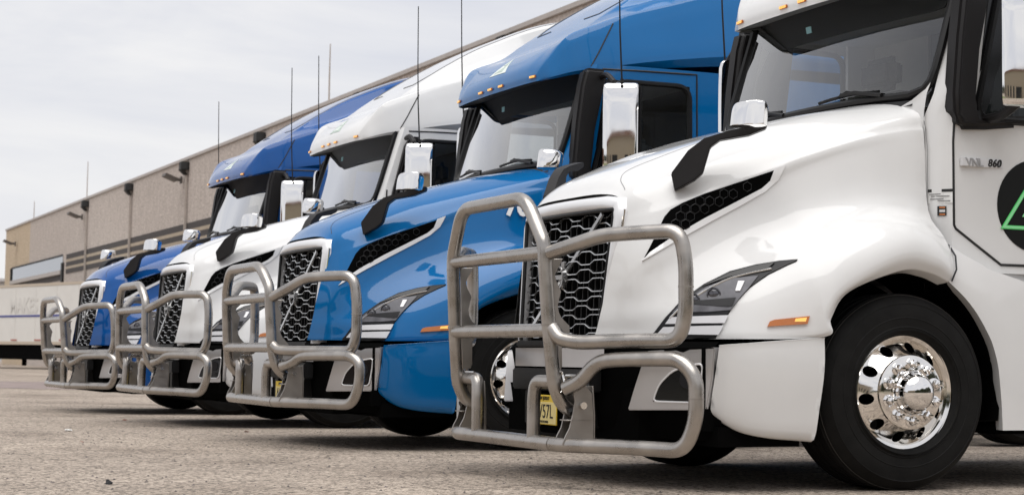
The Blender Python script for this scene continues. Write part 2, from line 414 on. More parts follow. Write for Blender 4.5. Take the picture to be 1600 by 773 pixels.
def tyre_mesh():
    p = [(.285, .22), (.31, .235), (.40, .255), (.455, .245), (.488, .215), (.500, .185)]
    tr = [(.500, .15), (.488, .148), (.488, .136), (.501, .134), (.502, .075), (.49, .073), (.49, .06), (.502, .058), (.502, -.0)]
    full = [(r, h-.235) for r, h in p]
    half = p+tr
    prof = [(r, -.13+(.13-(h-.115))) for r, h in []]
    w2 = .14
    L_ = [(.285, -.03), (.305, -.045), (.325, -.049), (.328, -.053), (.333, -.050), (.372, -.052), (.375, -.0545), (.379, -.052), (.405, -.052), (.443, -.045), (.446, -.047), (.450, -.042), (.480, -.02), (.4935, .004), (.4945, .012), (.499, .016), (.500, .06), (.488, .062), (.488, .075), (.501, .077), (.501, .125), (.489, .127), (.489, .14)]
    Lr = [(r, .28-.0-h) for r, h in L_[::-1]]
    mb = MB().lathe(L_+Lr, 72)
    return mb.mesh('tyre', ang=30)
def nut_mesh():
    mb = MB(); mb.lathe([(.031, 0), (.031, -.006), (.021, -.012)], 18); 
    mb.lathe([(.0215, -.008), (.020, -.036), (.012, -.041), (0, -.041)], 6); mb.lathe([(.010, -.04), (.0095, -.060), (0, -.061)], 12)
    return mb.mesh('lug_nut', ang=25)
def cap_mesh():
    return MB().lathe([(.112, 0), (.111, -.02), (.104, -.028), (.098, -.035), (.093, -.06), (.075, -.088), (.045, -.103), (0, -.107)], 48).mesh('hub_cap', ang=40)
def wheel(tr, x, s, z, sg, ang=.0, full=True):
    o = obj('wheel', cached('rim', rim_mesh), M['polished'], tr)
    o.location = (x, -s*sg, z); o.rotation_euler = (0, 0, R(ang)+(0 if sg > 0 else math.pi))
    obj('tyre', cached('tyre', tyre_mesh), M['rubber'], o)
    if full:
        obj('sidewall_edge', cached('scuff', lambda: MB().tube([(.4905*math.cos(a), -.0015+random.uniform(-.0006, .0008), .4905*math.sin(a)) for a in np.linspace(0, 2*math.pi, 97)[:-1]], .0017, 5, closed=True).mesh('scuff')), M['scuff'], o)
        obj('hub_cap', cached('hub_cap', cap_mesh), M['chrome'], o, loc=(0, -.084, 0))
        for k in range(10):
            a = 2*math.pi*k/10+.3
            obj('lug_nut', cached('nut', nut_mesh), M['chrome'], o, loc=(.143*math.cos(a), -.084, .143*math.sin(a)))
    return o

# ------------------------------------------------------------------ grille guard
ZT = [.219, .421, .637, .777, 1.005, 1.161, 1.24, 1.447]; ZS = [.312, .522, .636, .688, .946, 1.038, 1.175, 1.263]
def zmap(p, tall):
    return p if tall else (p[0], p[1], float(np.interp(p[2], ZT, ZS)) if p[2] < 1.447 else p[2]-.184)
TR = .036
def guard(tr, tall, bdx, bdz, tilt):
    key = 'tall' if tall else 'std'
    zm = lambda L_: [zmap(p, tall) for p in L_]
    def SS(L_, sg=1): return [S(p, sg) for p in zm(L_)]
    def loopm():
        pth = []
        half = [(.155, .60, .37), (.085, .60, .415), (.045, .60, .50), (.02, .585, .77), (0, .573, 1.10), (-.002, .572, 1.20), (-.024, .40, 1.445)]
        P = SS(half)+SS(half[::-1], -1)
        return MB().tube(rounded(P, .11, 7), TR, 16).mesh('centre_loop')
    g = obj('grille_guard', cached('loop'+key, loopm), M['steel'], tr)
    def cross(zv, x, s):
        return lambda: MB().tube(SS([(x, s, zv)])+SS([(x, -s, zv)]), TR*.97, 16).mesh('crossbar')
    obj('crossbar', cached('cb1'+key, cross(1.161, .004, .572)), M['steel'], g)
    obj('crossbar', cached('cb2'+key, cross(.777, .022, .585)), M['steel'], g)
    UPW = [(.012, .592, 1.157), (.093, .721, 1.196), (.170, .845, 1.236), (.263, .993, 1.242), (.395, 1.204, 1.246), (.412, 1.233, 1.10), (.412, 1.233, .85), (.39, 1.205, .728), (.266, .998, .727), (.1, .734, .717), (.045, .645, .735), (.028, .60, .79)]
    LOW = [(.075, .66, .49), (.116, .744, .529), (.155, .83, .625), (.22, .96, .638), (.36, 1.26, .643), (.402, 1.342, .56), (.402, 1.344, .36), (.375, 1.285, .218), (.253, 1.031, .221), (.066, .638, .216), (.05, .55, .218)]
    for sg in (1, -1):
        obj('wing_loop', cached('uw%s%d' % (key, sg), lambda: MB().tube(rounded(SS(UPW, sg), .13, 6), TR, 16).mesh('wing')), M['steel'], g)
        obj('lower_loop', cached('lw%s%d' % (key, sg), lambda: MB().tube(rounded(SS(LOW, sg), .13, 6), TR, 16).mesh('lower')), M['steel'], g)
        obj('inner_hoop', cached('ih%s%d' % (key, sg), lambda: MB().tube(rounded(SS([(.09, .60, .522), (.075, .50, .522), (.06, .36, .522), (.055, .345, .44), (.055, .345, .216)], sg), .12, 6), TR*.95, 16).mesh('hoop')), M['steel'], g)
        def weld():
            mb = MB()
            for (a, b, rr) in (((.412, 1.233, .977), (.412, 1.233, .985), TR+.0018), ((.402, 1.343, .455), (.402, 1.343, .463), TR+.0018), ((.016, .584, .80), (.0155, .584, .81), TR+.002), ((.0, .573, 1.115), (.0, .573, 1.123), TR+.002)):
                mb.tube(SS([a, b], sg), rr, 16)
            return mb.mesh('weld')
        tag(obj('weld_ring', cached('we%s%d' % (key, sg), weld), M['steelplate'], g), kind='stuff')
        def plates():
            mb = MB()
            prof = [(.075, .52), (.10, .49), (.112, .43), (.098, .36), (.082, .30), (.06, .262), (.045, .225), (.06, .20), (.22, .20), (.215, .262), (.215, .36), (.205, .47), (.17, .505)]
            for s0 in (.60, .69): mb.prism(SS([(x, s0, z) for x, z in prof], sg), (0, .008*sg, 0))
            mb.prism(SS([(.207, .60, .505), (.217, .60, .36), (.217, .60, .24), (.217, .69, .24), (.217, .69, .36), (.207, .69, .505)], sg), (.007, 0, 0))
            mb.prism(SS([(.07, .607, .335), (.20, .607, .335), (.20, .69, .335), (.07, .69, .335)], sg), (0, 0, .006))
            return mb.mesh('bracket', bevel=.0015, seg=1)
        obj('bracket', cached('br%s%d' % (key, sg), plates), M['steelplate'], g)
        def scallop():
            pr = [(.03, 1.13), (.11, 1.135), (.098, 1.11), (.075, 1.075), (.067, 1.05), (.075, 1.02), (.095, .985), (.101, .97), (.093, .94), (.084, .90), (.088, .87), (.105, .84), (.15, .80), (.15, .77), (.108, .72), (.11, .60), (.10, .575), (.05, .57), (.045, .68)]
            return MB().prism(SS([(x, .545, z) for x, z in pr], sg), (0, -.009*sg, 0)).mesh('web', bevel=.002, seg=1)
        obj('web_plate', cached('sc%s%d' % (key, sg), scallop), M['steelplate'], g)
        def pin():
            mb = MB(); mb.tube(SS([(.13, .56, .553), (.13, .71, .553)], sg), .008, 10); mb.tube(SS([(.13, .70, .553), (.13, .722, .553)], sg), .016, 8)
            mb.tube(SS([(.15, .695, .41), (.15, .712, .41)], sg), .018, 8); mb.tube(SS([(.15, .598, .41), (.15, .582, .41)], sg), .018, 8)
            mb.tube(rounded(SS([(.06, .62, .575), (.085, .60, .57), (.09, .625, .50), (.06, .63, .47)], sg), .02, 3), .007, 8)
            return mb.mesh('pin')
        tag(obj('hinge_pin', cached('pin%s%d' % (key, sg), pin), M['polished'], g), kind='stuff')
        def strap():
            mb = MB(); mb.tube(rounded(SS([(.12, .655, .50), (.16, .66, .45), (.14, .665, .395), (.09, .66, .375)], sg), .03, 3), .018, 8); return mb.mesh('strap')
        obj('rubber_strap', cached('st%s%d' % (key, sg), strap), M['black'], g)
    obj('bottom_bar', cached('bb'+key, lambda: MB().tube(SS([(.05, .57, .218)])+SS([(.05, -.57, .218)]), TR, 16).mesh('bottom')), M['steel'], g)
    px, pz = .1, .8
    Rm = Matrix.Rotation(-tilt, 4, 'Y'); piv = Vector((px, 0, pz))
    g.matrix_local = Matrix.Translation(piv+Vector((bdx, 0, bdz))) @ Rm @ Matrix.Translation(-piv)
    return g

# ------------------------------------------------------------------ grille
def gx(z): return .318+(z-.744)*.085
def gw(z): return .455+(z-.744)*.085                 # half width of the mesh
def grille(tr, bright_surround, paintm):
    def back():
        mb = MB(); zs = np.linspace(.72, 1.41, 8); G = np.array([[(gx(z)+.07+.03*(t*t), t*gw(z), z) for t in np.linspace(-1.02, 1.02, 9)] for z in zs])
        mb.grid(Sg(G)); return mb.mesh('grille_back')
    g = obj('grille', cached('gback', back), M['dark'], tr)
    def bar(k):
        z0 = .762+.0472*k; h = gw(z0)-.012; A = .0105; per = .252; pts = []; sgn = 1 if k % 2 else -1
        n = 84
        for i in range(n+1):
            s = -h+2*h*i/n; ph = (s/per) % 1.0
            tri = abs(((ph*2) % 2)-1)                 # 1..0..1
            y = max(-1, min(1, (tri-.5)*6))
            pts.append((gx(z0)+.012+.035*(s/h)**2, s, z0+sgn*A*y))
        v = []; f = []
        for i, p in enumerate(pts):
            for dx, dz in ((0, -.0024), (.002, .0024), (.012, .0022), (.012, -.0022)): v.append(S((p[0]+dx, p[1], p[2]+dz)))
        for i in range(n):
            for k2 in range(4): f.append((i*4+k2, i*4+(k2+1) % 4, (i+1)*4+(k2+1) % 4, (i+1)*4+k2))
        return MB().add(v, f).mesh('grille_bar', ang=30)
    for k in range(14): obj('grille_bar', cached('gb%d' % k, lambda: bar(k)), M['grillebar'], g)
    def ribs():
        mb = MB()
        for k in range(13):
            z0 = .762+.0472*k
            for j in range(-5, 6):
                s = j*.126+(.063 if k % 2 else 0)*0
                if abs(s) < gw(z0)-.03:
                    for d in (-.03, .03): mb.box(gx(z0)+.04+.03*s*s, gx(z0)+.06+.03*s*s, s+d-.003, s+d+.003, z0, z0+.0472)
        return mb.mesh('ribs', smooth=False)
    tag(obj('mesh_ribs', cached('gribs', ribs), M['black'], g), kind='stuff')
    def frame():
        # thin dark inner frame
        c = lambda z, t: S((gx(z)+.03*t*t, t*gw(z), z))
        P = [c(z, 1) for z in np.linspace(.74, 1.40, 6)]+[c(1.402, t) for t in np.linspace(1, -1, 9)]+[c(z, -1) for z in np.linspace(1.40, .74, 6)]
        return MB().tube(P, .011, 8).mesh('inner_frame')
    obj('inner_frame', cached('gframe', frame), M['black'], g)
    def surround():
        prof = []
        zs = list(np.linspace(.72, 1.36, 10))
        inn = [(gx(z)-.004+.03, gw(z)+.008, z) for z in zs]+[(gx(1.40)+.024, gw(1.40)-.01, 1.408)]+[(gx(1.41)-.004+.028*t*t, gw(1.4)*t, 1.41) for t in (.8, .5, .25, 0)]
        o_ = [(gx(z)+.078, gw(z)+.056, z) for z in zs]+[(gx(1.4)+.085, gw(1.4)+.03, 1.462)]+[(gx(1.41)+.005+.06*t*t, gw(1.4)*t*1.02, 1.478) for t in (.8, .5, .25, 0)]
        md = [((a[0]+b[0])/2-.018, (a[1]+b[1])/2+.006, (a[2]+b[2])/2+.004) for a, b in zip(inn, o_)]
        bk = [(b[0]+.05, b[1]-.0, b[2]-.012) for b in o_]; ib = [(a[0]+.05, a[1]+.002, a[2]) for a in inn]
        H_ = np.array([ib, inn, md, o_, bk]); full = np.concatenate([Sg(H_), Sg(H_, -1)[:, ::-1][:, 1:]], 1)
        return MB().grid(cr(full, 3, 0)).mesh('surround', ang=60)
    obj('grille_surround', cached('gsur', surround), M['bright'], g)
    for sg in (1, -1):
        obj('chrome_edge', cached('gedge%d' % sg, lambda: MB().tube([S((gx(z)+.062, gw(z)+.049, z), sg) for z in np.linspace(.745, 1.40, 6)], .009, 8).mesh('edge')), M['chrome'], g)
    def diag():
        a, b = (gx(1.38)+.016, .40, 1.385), (gx(.77)+.016, -.36, .765)
        a, b = Vector(S(a)), Vector(S(b)); d = (b-a).normalized(); n = Vector((1, 0, 0)); u = d.cross(n).normalized()
        return MB().add([a+u*.010, a-u*.010, b-u*.010, b+u*.010, a+u*.011+n*.012, a-u*.011+n*.012, b-u*.011+n*.012, b+u*.011+n*.012],
            [(0, 1, 2, 3), (4, 7, 6, 5), (0, 4, 5, 1), (1, 5, 6, 2), (2, 6, 7, 3), (3, 7, 4, 0)]).mesh('diagonal', smooth=False)
    obj('diagonal_bar', cached('gdiag', diag), M['grillebar'], g)
    def emblem():
        mb = MB(); cx, cz = gx(1.07)-.008, 1.07; n = 40
        for (ri, ro) in ((.056, .068),):
            v = []
            for k in range(n):
                a = 2*math.pi*k/n
                for r, x in ((ri, cx+.03), (ri, cx), (ro, cx), (ro, cx+.03)): v.append((x, r*math.cos(a), cz+r*math.sin(a)))
            mb.add(v, [(k*4+i, k*4+(i+1) % 4, ((k+1) % n)*4+(i+1) % 4, ((k+1) % n)*4+i) for k in range(n) for i in range(4)])
        mb.box(cx-.002, cx+.016, -.066, .066, cz-.012, cz+.012)
        a = Vector((cx+.002, -.046, cz+.046)); mb.prism([a+Vector((0, .008, -.008)), a+Vector((0, -.034, .0)), a+Vector((0, -.036, .036)), a+Vector((0, .0, .034))], (.010, 0, 0))
        return mb.mesh('emblem', ang=30)
    obj('round_emblem', cached('gemb', emblem), M['grillebar'], g)
    return g

# ------------------------------------------------------------------ truck
HL = [(.455,.79,.752),(.472,.806,.772),(.522,.831,.845),(.592,.866,.933),(.69,.915,1.013),(.803,.971,1.078),(.915,1.028,1.112),(1.02,1.08,1.132),(1.10,1.12,1.14),(1.056,1.098,1.118),(.972,1.056,1.069),(.888,1.014,.998),(.818,.979,.903),(.776,.958,.823),(.748,.944,.752),(.635,.888,.750)]
VENT = [(.473,.708,1.149),(.517,.719,1.237),(.574,.734,1.357),(.605,.743,1.395),(.66,.757,1.428),(.767,.785,1.477),(.962,.837,1.549),(1.132,.882,1.612),(1.106,.875,1.554),(1.06,.863,1.510),(.93,.828,1.439),(.767,.786,1.350),(.607,.743,1.252)]
TRIM = [(.462,.706,1.130),(.639,.752,1.243),(.80,.794,1.336),(.962,.837,1.428),(1.077,.867,1.497),(1.146,.883,1.560),(1.187,.895,1.640),(1.126,.882,1.616),(1.104,.875,1.556),(1.058,.863,1.513),(.93,.828,1.442),(.767,.786,1.353),(.607,.743,1.255),(.50,.713,1.175)]
def scale_poly(P, k, about=None):
    P = [Vector(p) for p in P]; c = about or sum(P, Vector())/len(P); return [tuple(c+(p-c)*k) for p in P]
def truck(i, name_label, col, X, Y, yaw, dz, tall, bdx, bdz, tilt, bright, pillar=True, decal='pale'):
    T = empty('semi_truck', (X, Y, dz), yaw); tag(T, name_label, 'truck', 'semi trucks parked in a row')
    P = M[col]
    def hoodm(): return MB().grid(HG).mesh('hood', ang=50)
    hood = obj('hood', cached('hood', hoodm), P, T)
    for sg in (1, -1): obj('hood_gap', cached('hgap%d' % sg, lambda: MB().tube([S(p, sg) for p in ((2.006, .995, 1.43), (2.006, 1.0, 1.75), (2.006, .985, 1.87), (2.01, .95, 1.96))], .0025, 6).mesh('hood_gap')), M['gapgrey'], hood)
    for sg in (1, -1):
        def hline():
            Q = []
            for p in cr(np.array([(.47, .50, 1.5), (.50, .40, 1.55), (.58, .34, 1.6), (.75, .36, 1.7), (1.1, .44, 1.83), (1.5, .52, 1.95)]), 8):
                h = HOOD_BVH.ray_cast(Vector((p[0], -p[1]*sg, 3)), Vector((0, 0, -1))); Q.append(h[0])
            return MB().tube(Q, .0022, 5).mesh('crease')
        obj('hood_crease', cached('hcr%d' % sg, hline), M['gapgrey'] if col == 'white' else M['undergrey'], hood)
    # inner wing (dark) so that light does not pass through the arch
    def well():
        mb = MB()
        for sg in (1, -1):
            G = []
            for a in np.linspace(-.25, math.pi+.25, 22):
                cx, cz = 1.745, .50
                G.append([(cx-(.60 if t < 1.1 else .575)*math.cos(a), t, cz+(.63 if t < 1.1 else .605)*math.sin(a)) for t in (.62, .8, 1.0, 1.13, 1.19)])
            mb.grid(Sg(np.array(G), sg))
            mb.prism([S((1.73-.62*math.cos(a), .62, max(.36, .5+.6*math.sin(a))), sg) for a in np.linspace(0, math.pi, 16)]+[S((2.35, .62, .36), sg), S((1.11, .62, .36), sg)], (0, .02*sg, 0))
        mb.box(.5, 1.12, -.75, .75, .40, .73); mb.box(1.12, 2.4, -.55, .55, .42, .95)  # underbody boxes added to block light from behind
        mb.box(.60, 1.12, -1.06, 1.06, .30, .70); mb.box(.66, 1.13, -1.1, 1.1, .225, .32); mb.box(.42, .66, -.75, .75, .235, .5)
        return mb.mesh('wheel_well', smooth=False)
    obj('wheel_well', cached('well', well), M['dark'], T)
    grille(T, bright, P)
    # --- front lamps, vents, markers, hood mirrors
    for sg in (1, -1):
        hl = obj('headlight', cached('hl%d' % sg, lambda: mirrored(drape(HL, HOOD_BVH, (-.62, .78, 0), .006, .03), sg).mesh('headlight', ang=60)), M['lampdark'], T)
        lens = [(.55,.845,.872),(.60,.87,.928),(.70,.92,1.0),(.80,.97,1.04),(.93,1.035,1.055),(.895,1.017,1.0),(.85,.995,.94),(.815,.977,.885),(.70,.93,.875)]
        obj('reflector', cached('hl2%d' % sg, lambda: mirrored(drape(lens, HOOD_BVH, (-.62, .78, 0), .011, .04, .006), sg).mesh('lens', ang=60)), M['lens'], hl)
        for q, mm, nm in (([(.487,.81,.765),(.515,.825,.80),(.79,.96,.808),(.765,.952,.765)], 'lamprefl', 'light_bar'),
                          ([(.522,.83,.815),(.545,.84,.848),(.812,.965,.858),(.795,.96,.82)], 'lamprefl', 'light_bar'),
                          ([(.60,.87,.915),(.62,.88,.925),(.84,.985,.945),(.825,.98,.905),(.80,.97,.90)], 'lampdark', 'dark_bezel'),
                          ([(.68,.912,1.0),(.80,.97,1.066),(.90,1.02,1.10),(1.0,1.07,1.122),(.97,1.055,1.09),(.90,1.02,1.072),(.80,.97,1.048)], 'foglens', 'upper_lamp'),
                          ([(.83,.99,.975),(.84,.995,1.025),(.868,1.01,1.025),(.852,1.0,.975)], 'lamprefl', 'lamp_bulb')):
            nm_k = nm+str(q[0][0])
            obj(nm, cached(nm_k+str(sg), lambda: mirrored(drape(q, HOOD_BVH, (-.62, .78, 0), .018 if nm == 'lamp_bulb' else .0135 if nm == 'dark_bezel' else .015, .05, .006), sg).mesh(nm, ang=60)), M[mm], hl)
        def chrome_line():
            d = Vector(S((-.62, .78, 0))).normalized(); Q = []
            for p in ((.54,.84,.856),(.60,.87,.925),(.70,.92,1.0),(.80,.97,1.058),(.90,1.02,1.088),(.99,1.06,1.108)):
                h = HOOD_BVH.ray_cast(Vector(S((p[0], p[1], p[2]-.012)))+d*2, -d); Q.append((h[0] or Vector(S(p)))+d*.012)
            return mirrored(MB().tube(rounded(Q, .04, 3), .006, 6), sg).mesh('line')
        obj('chrome_strip', cached('hlline%d' % sg, chrome_line), M['grillebar'], hl)
        for kk, (p, r_) in enumerate((((.645, .892, .935), .034), ((.735, .938, .965), .036))):
            def proj():
                d = Vector(S((-.62, .78, 0))).normalized(); h = HOOD_BVH.ray_cast(Vector(S(p))+d*2, -d); c = (h[0] or Vector(S(p)))
                e1 = Vector((0, 0, 1)).cross(d).normalized(); e2 = d.cross(e1); mb = MB(); n = 20; v = []
                for rr, dd in ((r_, .004), (r_*.98, .017), (r_*.82, .018), (r_*.78, .012), (r_*.5, .018), (0.001, .020)):
                    v += [c+d*dd+(e1*math.cos(2*math.pi*k/n)+e2*math.sin(2*math.pi*k/n))*rr for k in range(n)]
                mb.add(v, [(q*n+k, q*n+(k+1) % n, (q+1)*n+(k+1) % n, (q+1)*n+k) for q in range(5) for k in range(n)]); return mirrored(mb, sg).mesh('projector', ang=40)
            obj('projector_lens', cached('proj%d%d' % (kk, sg), proj), M['projector'], hl)
        def hlrim():
            d = Vector(S((-.62, .78, 0))).normalized(); Q = []
            for p in HL+HL[:1]:
                h = HOOD_BVH.ray_cast(Vector(S(p))+d*2, -d); Q.append(h[0]+h[1]*0 if h[0] else Vector(S(p)))
            D_ = []
            for a, b in zip(Q[:-1], Q[1:]): D_ += [a.lerp(b, t/4) for t in range(4)]
            return mirrored(MB().tube(D_, .007, 6, closed=True), sg).mesh('rim')
        obj('lamp_rim', cached('hlrim%d' % sg, hlrim), M['black'], hl)
        v = obj('side_vent', cached('vent%d' % sg, lambda: mirrored(drape(VENT, HOOD_BVH, (-.3, .95, 0), .004, .04), sg).mesh('vent', ang=60)), M['dark'], T)
        obj('vent_trim', cached('vtrim%d' % sg, lambda: mirrored(drape(TRIM, HOOD_BVH, (-.3, .95, 0), .008, .04), sg).mesh('trim', ang=60)), M['bright'] if col != 'white' else M['whitetrim'], v)
        def cells():
            mb = MB(); D = Vector(S((-.3, .95, 0))).normalized()
            def ins(p):
                c = False; n = len(VENT)
                for a in range(n):
                    A_, B_ = VENT[a], VENT[a-1]
                    if (A_[2] > p[1]) != (B_[2] > p[1]) and p[0] < (B_[0]-A_[0])*(p[1]-A_[2])/(B_[2]-A_[2])+A_[0]: c = not c
                return c
            for r_ in range(12):
                for c_ in range(16):
                    x = .48+c_*.048+(r_ % 2)*.024; z = 1.16+r_*.04
                    if not all(ins((x+dx, z+dz)) for dx, dz in ((.028, 0), (-.028, 0), (0, .026), (0, -.026))): continue
                    ring = []
                    for k in range(6):
                        a = math.pi/3*k+math.pi/6
                        p = Vector(S((x+.025*math.cos(a), .708+.264*(x-.472), z+.025*math.sin(a))))
                        h = HOOD_BVH.ray_cast(p+D*2, -D); ring.append((h[0]+D*.009) if h[0] else p)
                    mb.tube(ring, .0028, 4, closed=True)
            return mirrored(mb, sg).mesh('cells')
        tag(obj('vent_mesh', cached('vcells%d' % sg, cells), M['black'], v), kind='stuff')
        a = obj('side_marker', cached('amb%d' % sg, lambda: mirrored(drape([(.905,1.161,.808),(.918,1.161,.832),(.94,1.17,.841),(1.10,1.242,.863),(1.088,1.237,.824)], HOOD_BVH, (-.3, .95, 0), .012, .05, .014), sg).mesh('marker')), M['amber'], T)
        obj('lit_led', cached('ambl%d' % sg, lambda: mirrored(drape([(1.03,1.21,.833),(1.035,1.21,.848),(1.085,1.237,.855),(1.078,1.237,.835)], HOOD_BVH, (-.3, .95, 0), .015, .05, .006), sg).mesh('led')), M['amberlit'], a)
        # hood mirror on its black arm
        FIN = [(.621,.74,1.489),(.606,.728,1.577),(.671,.784,1.692),(.732,.837,1.752),(.817,.911,1.785),(.969,1.043,1.828),(.969,1.043,1.797),(.902,.985,1.764),(.793,.89,1.742),(.757,.858,1.708),(.728,.834,1.577),(.697,.806,1.542)]
        def fin():
            mb = MB(); mb.prism([S(p, sg) for p in FIN], S((.04, -.062, .0), sg)); return mb.mesh('arm', bevel=.005, seg=2)
        hm = obj('hood_mirror', cached('fin%d' % sg, fin), M['fairing'], T)
        def cap():
            a = Vector((.114, .116, 0)).normalized(); b = Vector((a.y, -a.x, 0)); G = []   # a across the face, b to the back
            for z, k0, k1, d in ((1.788, .0, 1.0, .10), (1.80, .0, 1.0, .115), (1.85, .005, 1.0, .12), (1.878, .03, .995, .12), (1.893, .07, .985, .11), (1.902, .14, .96, .09), (1.906, .28, .90, .06)):
                L0, L1 = .172*k0, .172*k1; sl = .010*(z-1.79)/.1; c0 = Vector((.728, 1.074, 0)); ring = []
                for u, v in ((L0+.018, .0), ((L0+L1)/2, -.016), (L1-.015, -.004), (L1, .015), (L1-.005, d-.02), (L1-.03, d), (L0+.03, d), (L0, d-.03), (L0, .02)):
                    p = c0+a*u+b*v; ring.append((p.x+sl, p.y, z+.012*max(0, u-.02)))
                G.append(ring+ring[:1])
            G = np.array(G); mb = MB(); mb.grid(Sg(cr(cr(G, 2, 1), 2, 0), sg)); mb.add([S(p, sg) for p in G[-1][:-1]], [tuple(range(9))]); mb.add([S(p, sg) for p in G[0][:-1]], [tuple(range(9))])
            return mb.mesh('cap', ang=50)
        obj('mirror_cap', cached('cap%d' % sg, cap), M['chrome'], hm)
    # --- bumper
    def bump():
        mb = MB()
        def plan(z, k=0):
            return [(.345+k, 0, z), (.35+k, .25, z), (.365+k, .48, z), (.43+k, .72, z), (.50+k, .90, z), (.64+k, 1.09, z)]
        G = np.array([plan(.73, .03), plan(.70, .0), plan(.45, .03), plan(.30, .05), plan(.25, .09), plan(.26, .2)])
        full = np.concatenate([Sg(G, -1)[:, ::-1], Sg(G, 1)[:, 1:]], 1)
        mb.grid(cr(full, 3, 1))
        return mb.mesh('bumper')
    bu = obj('bumper', cached('bump', bump), M['dark'], T)
    obj('steel_band', cached('band', lambda: MB().grid(Sg(cr(np.array([[(.315+.12*s*s, s, z) for s in np.linspace(-.52, .52, 9)] for z in (.595, .60, .65, .69, .695)]), 2, 1))).mesh('band')), M['silver'], bu)
    def tow():
        mb = MB(); mb.box(.30, .37, -.46, .46, .47, .585); mb.box(.33, .42, -.36, -.26, .28, .47); mb.box(.33, .42, .26, .36, .28, .47); mb.box(.31, .5, -.44, .44, .70, .735)
        return mb.mesh('crossmember', bevel=.008)
    obj('crossmember', cached('tow', tow), M['black'], bu)
    for sg in (1, -1):
        def corner():
            top = [(.655,1.114,.711),(.70,1.148,.716),(.80,1.175,.724),(.95,1.20,.737),(1.08,1.215,.747),(1.19,1.224,.756)]
            m1 = [(.648,1.098,.60),(.695,1.145,.60),(.80,1.182,.60),(.95,1.208,.60),(1.08,1.225,.60),(1.185,1.232,.60)]
            m2 = [(.640,1.068,.44),(.69,1.125,.42),(.79,1.165,.41),(.95,1.195,.41),(1.08,1.21,.41),(1.165,1.218,.41)]
            m3 = [(.650,1.052,.385),(.70,1.10,.338),(.79,1.14,.300),(.93,1.17,.278),(1.07,1.185,.268),(1.15,1.195,.262)]
            m4 = [(.68,1.02,.38),(.73,1.05,.332),(.80,1.08,.295),(.93,1.10,.273),(1.07,1.11,.264),(1.14,1.12,.259)]
            bk0 = [(.70,1.05,.712),(.74,1.08,.718),(.80,1.10,.725),(.95,1.11,.738),(1.08,1.12,.748),(1.18,1.13,.757)]
            G = np.array([bk0, top, m1, m2, m3, m4]); G = tight(G, (1,), .05)
            mb = MB(); mb.grid(Sg(cr(cr(G, 3, 0), 3, 1), sg))
            mb.grid(Sg(np.array([[(p[0], p[1], p[2]), (p[0]+.05, p[1]-.07, p[2])] for p in (top[0], m1[0], m2[0], m3[0])]), sg))
            mb.grid(Sg(np.array([[(p[0], p[1], p[2]), (p[0]-.01, p[1]-.09, p[2])] for p in (top[-1], m1[-1], m2[-1], m3[-1])]), sg))
            return mb.mesh('corner', ang=50)
        obj('bumper_corner', cached('corner%d' % sg, corner), P, T)
        FP = [(.431,.803,.682),(.53,.942,.693),(.640,1.098,.704),(.634,1.087,.556),(.617,1.065,.402),(.492,.889,.396),(.372,.721,.39),(.392,.748,.498),(.411,.776,.596)]
        FLp = [(.452,.833,.436),(.472,.86,.52),(.511,.915,.584),(.555,.975,.612),(.606,1.05,.625),(.598,1.04,.525),(.588,1.025,.436)]
        fp = obj('fog_lamp_panel', cached('fp%d' % sg, lambda: MB().prism([S(p, sg) for p in FP], S((.10, -.05, 0), sg)).mesh('panel', bevel=.006)), M['silver'], T)
        nx = Vector(S((-.814, .581, 0), sg))
        obj('fog_lamp', cached('fl%d' % sg, lambda: MB().prism([Vector(S(p, sg))+nx*.004 for p in FLp], -nx*.03).mesh('fog', bevel=.002)), M['foglens'], fp)
        def bulb():
            mb = MB(); c = Vector(S((.56, .984, .545), sg))+nx*.006
            mb.tube([c-nx*.02, c+nx*.004], [.045, .042], 20); c2 = Vector(S((.575, 1.005, .475), sg))+nx*.005; mb.tube([c2-nx*.02, c2+nx*.003], [.016, .014], 12)
            return mb.mesh('bulb')
        obj('fog_bulb', cached('fb%d' % sg, bulb), M['lampdark'], fp)
        def fedge():
            return MB().tube(rounded([Vector(S(p, sg))+nx*.003 for p in FLp], .03, 4, True), .0055, 6, closed=True).mesh('fedge')
        obj('fog_lamp_rim', cached('fe%d' % sg, fedge), M['bright'], fp)
    # license plate
    def plate(z0, z1, s0, s1, x0): return lambda: MB().box(x0, x0+.006, -s1, -s0, z0, z1).mesh('plate', bevel=.002, seg=1)
    pl = obj('license_plate', cached('plate', plate(.288, .445, -.20, .105, .292)), M['plate'], T)
    obj('plate_field', cached('platef', plate(.292, .408, -.196, .101, .2905)), M['platelow'], pl)
    ux, uz = (0, -1, 0), (0, 0, 1)
    for txt, sz, z, k in (('NEW JERSEY', .026, .427, 'pt1'), ('AV57L', .105, .355, 'pt2'), ('APPORTIONED', .018, .303, 'pt3')):
        me = cached(k, lambda: text_mesh(txt, sz, .001, spacing=1.0)); o = obj('plate_lettering', me, M['ink'], pl)
        o.matrix_local = Matrix(((0, 0, -1, .2895), (-1*1, 0, 0, .047), (0, 1, 0, z), (0, 0, 0, 1))) if k != 'pt2' else Matrix(((0, 0, -1, .2895), (-.8, 0, 0, .047), (0, 1, 0, z), (0, 0, 0, 1)))
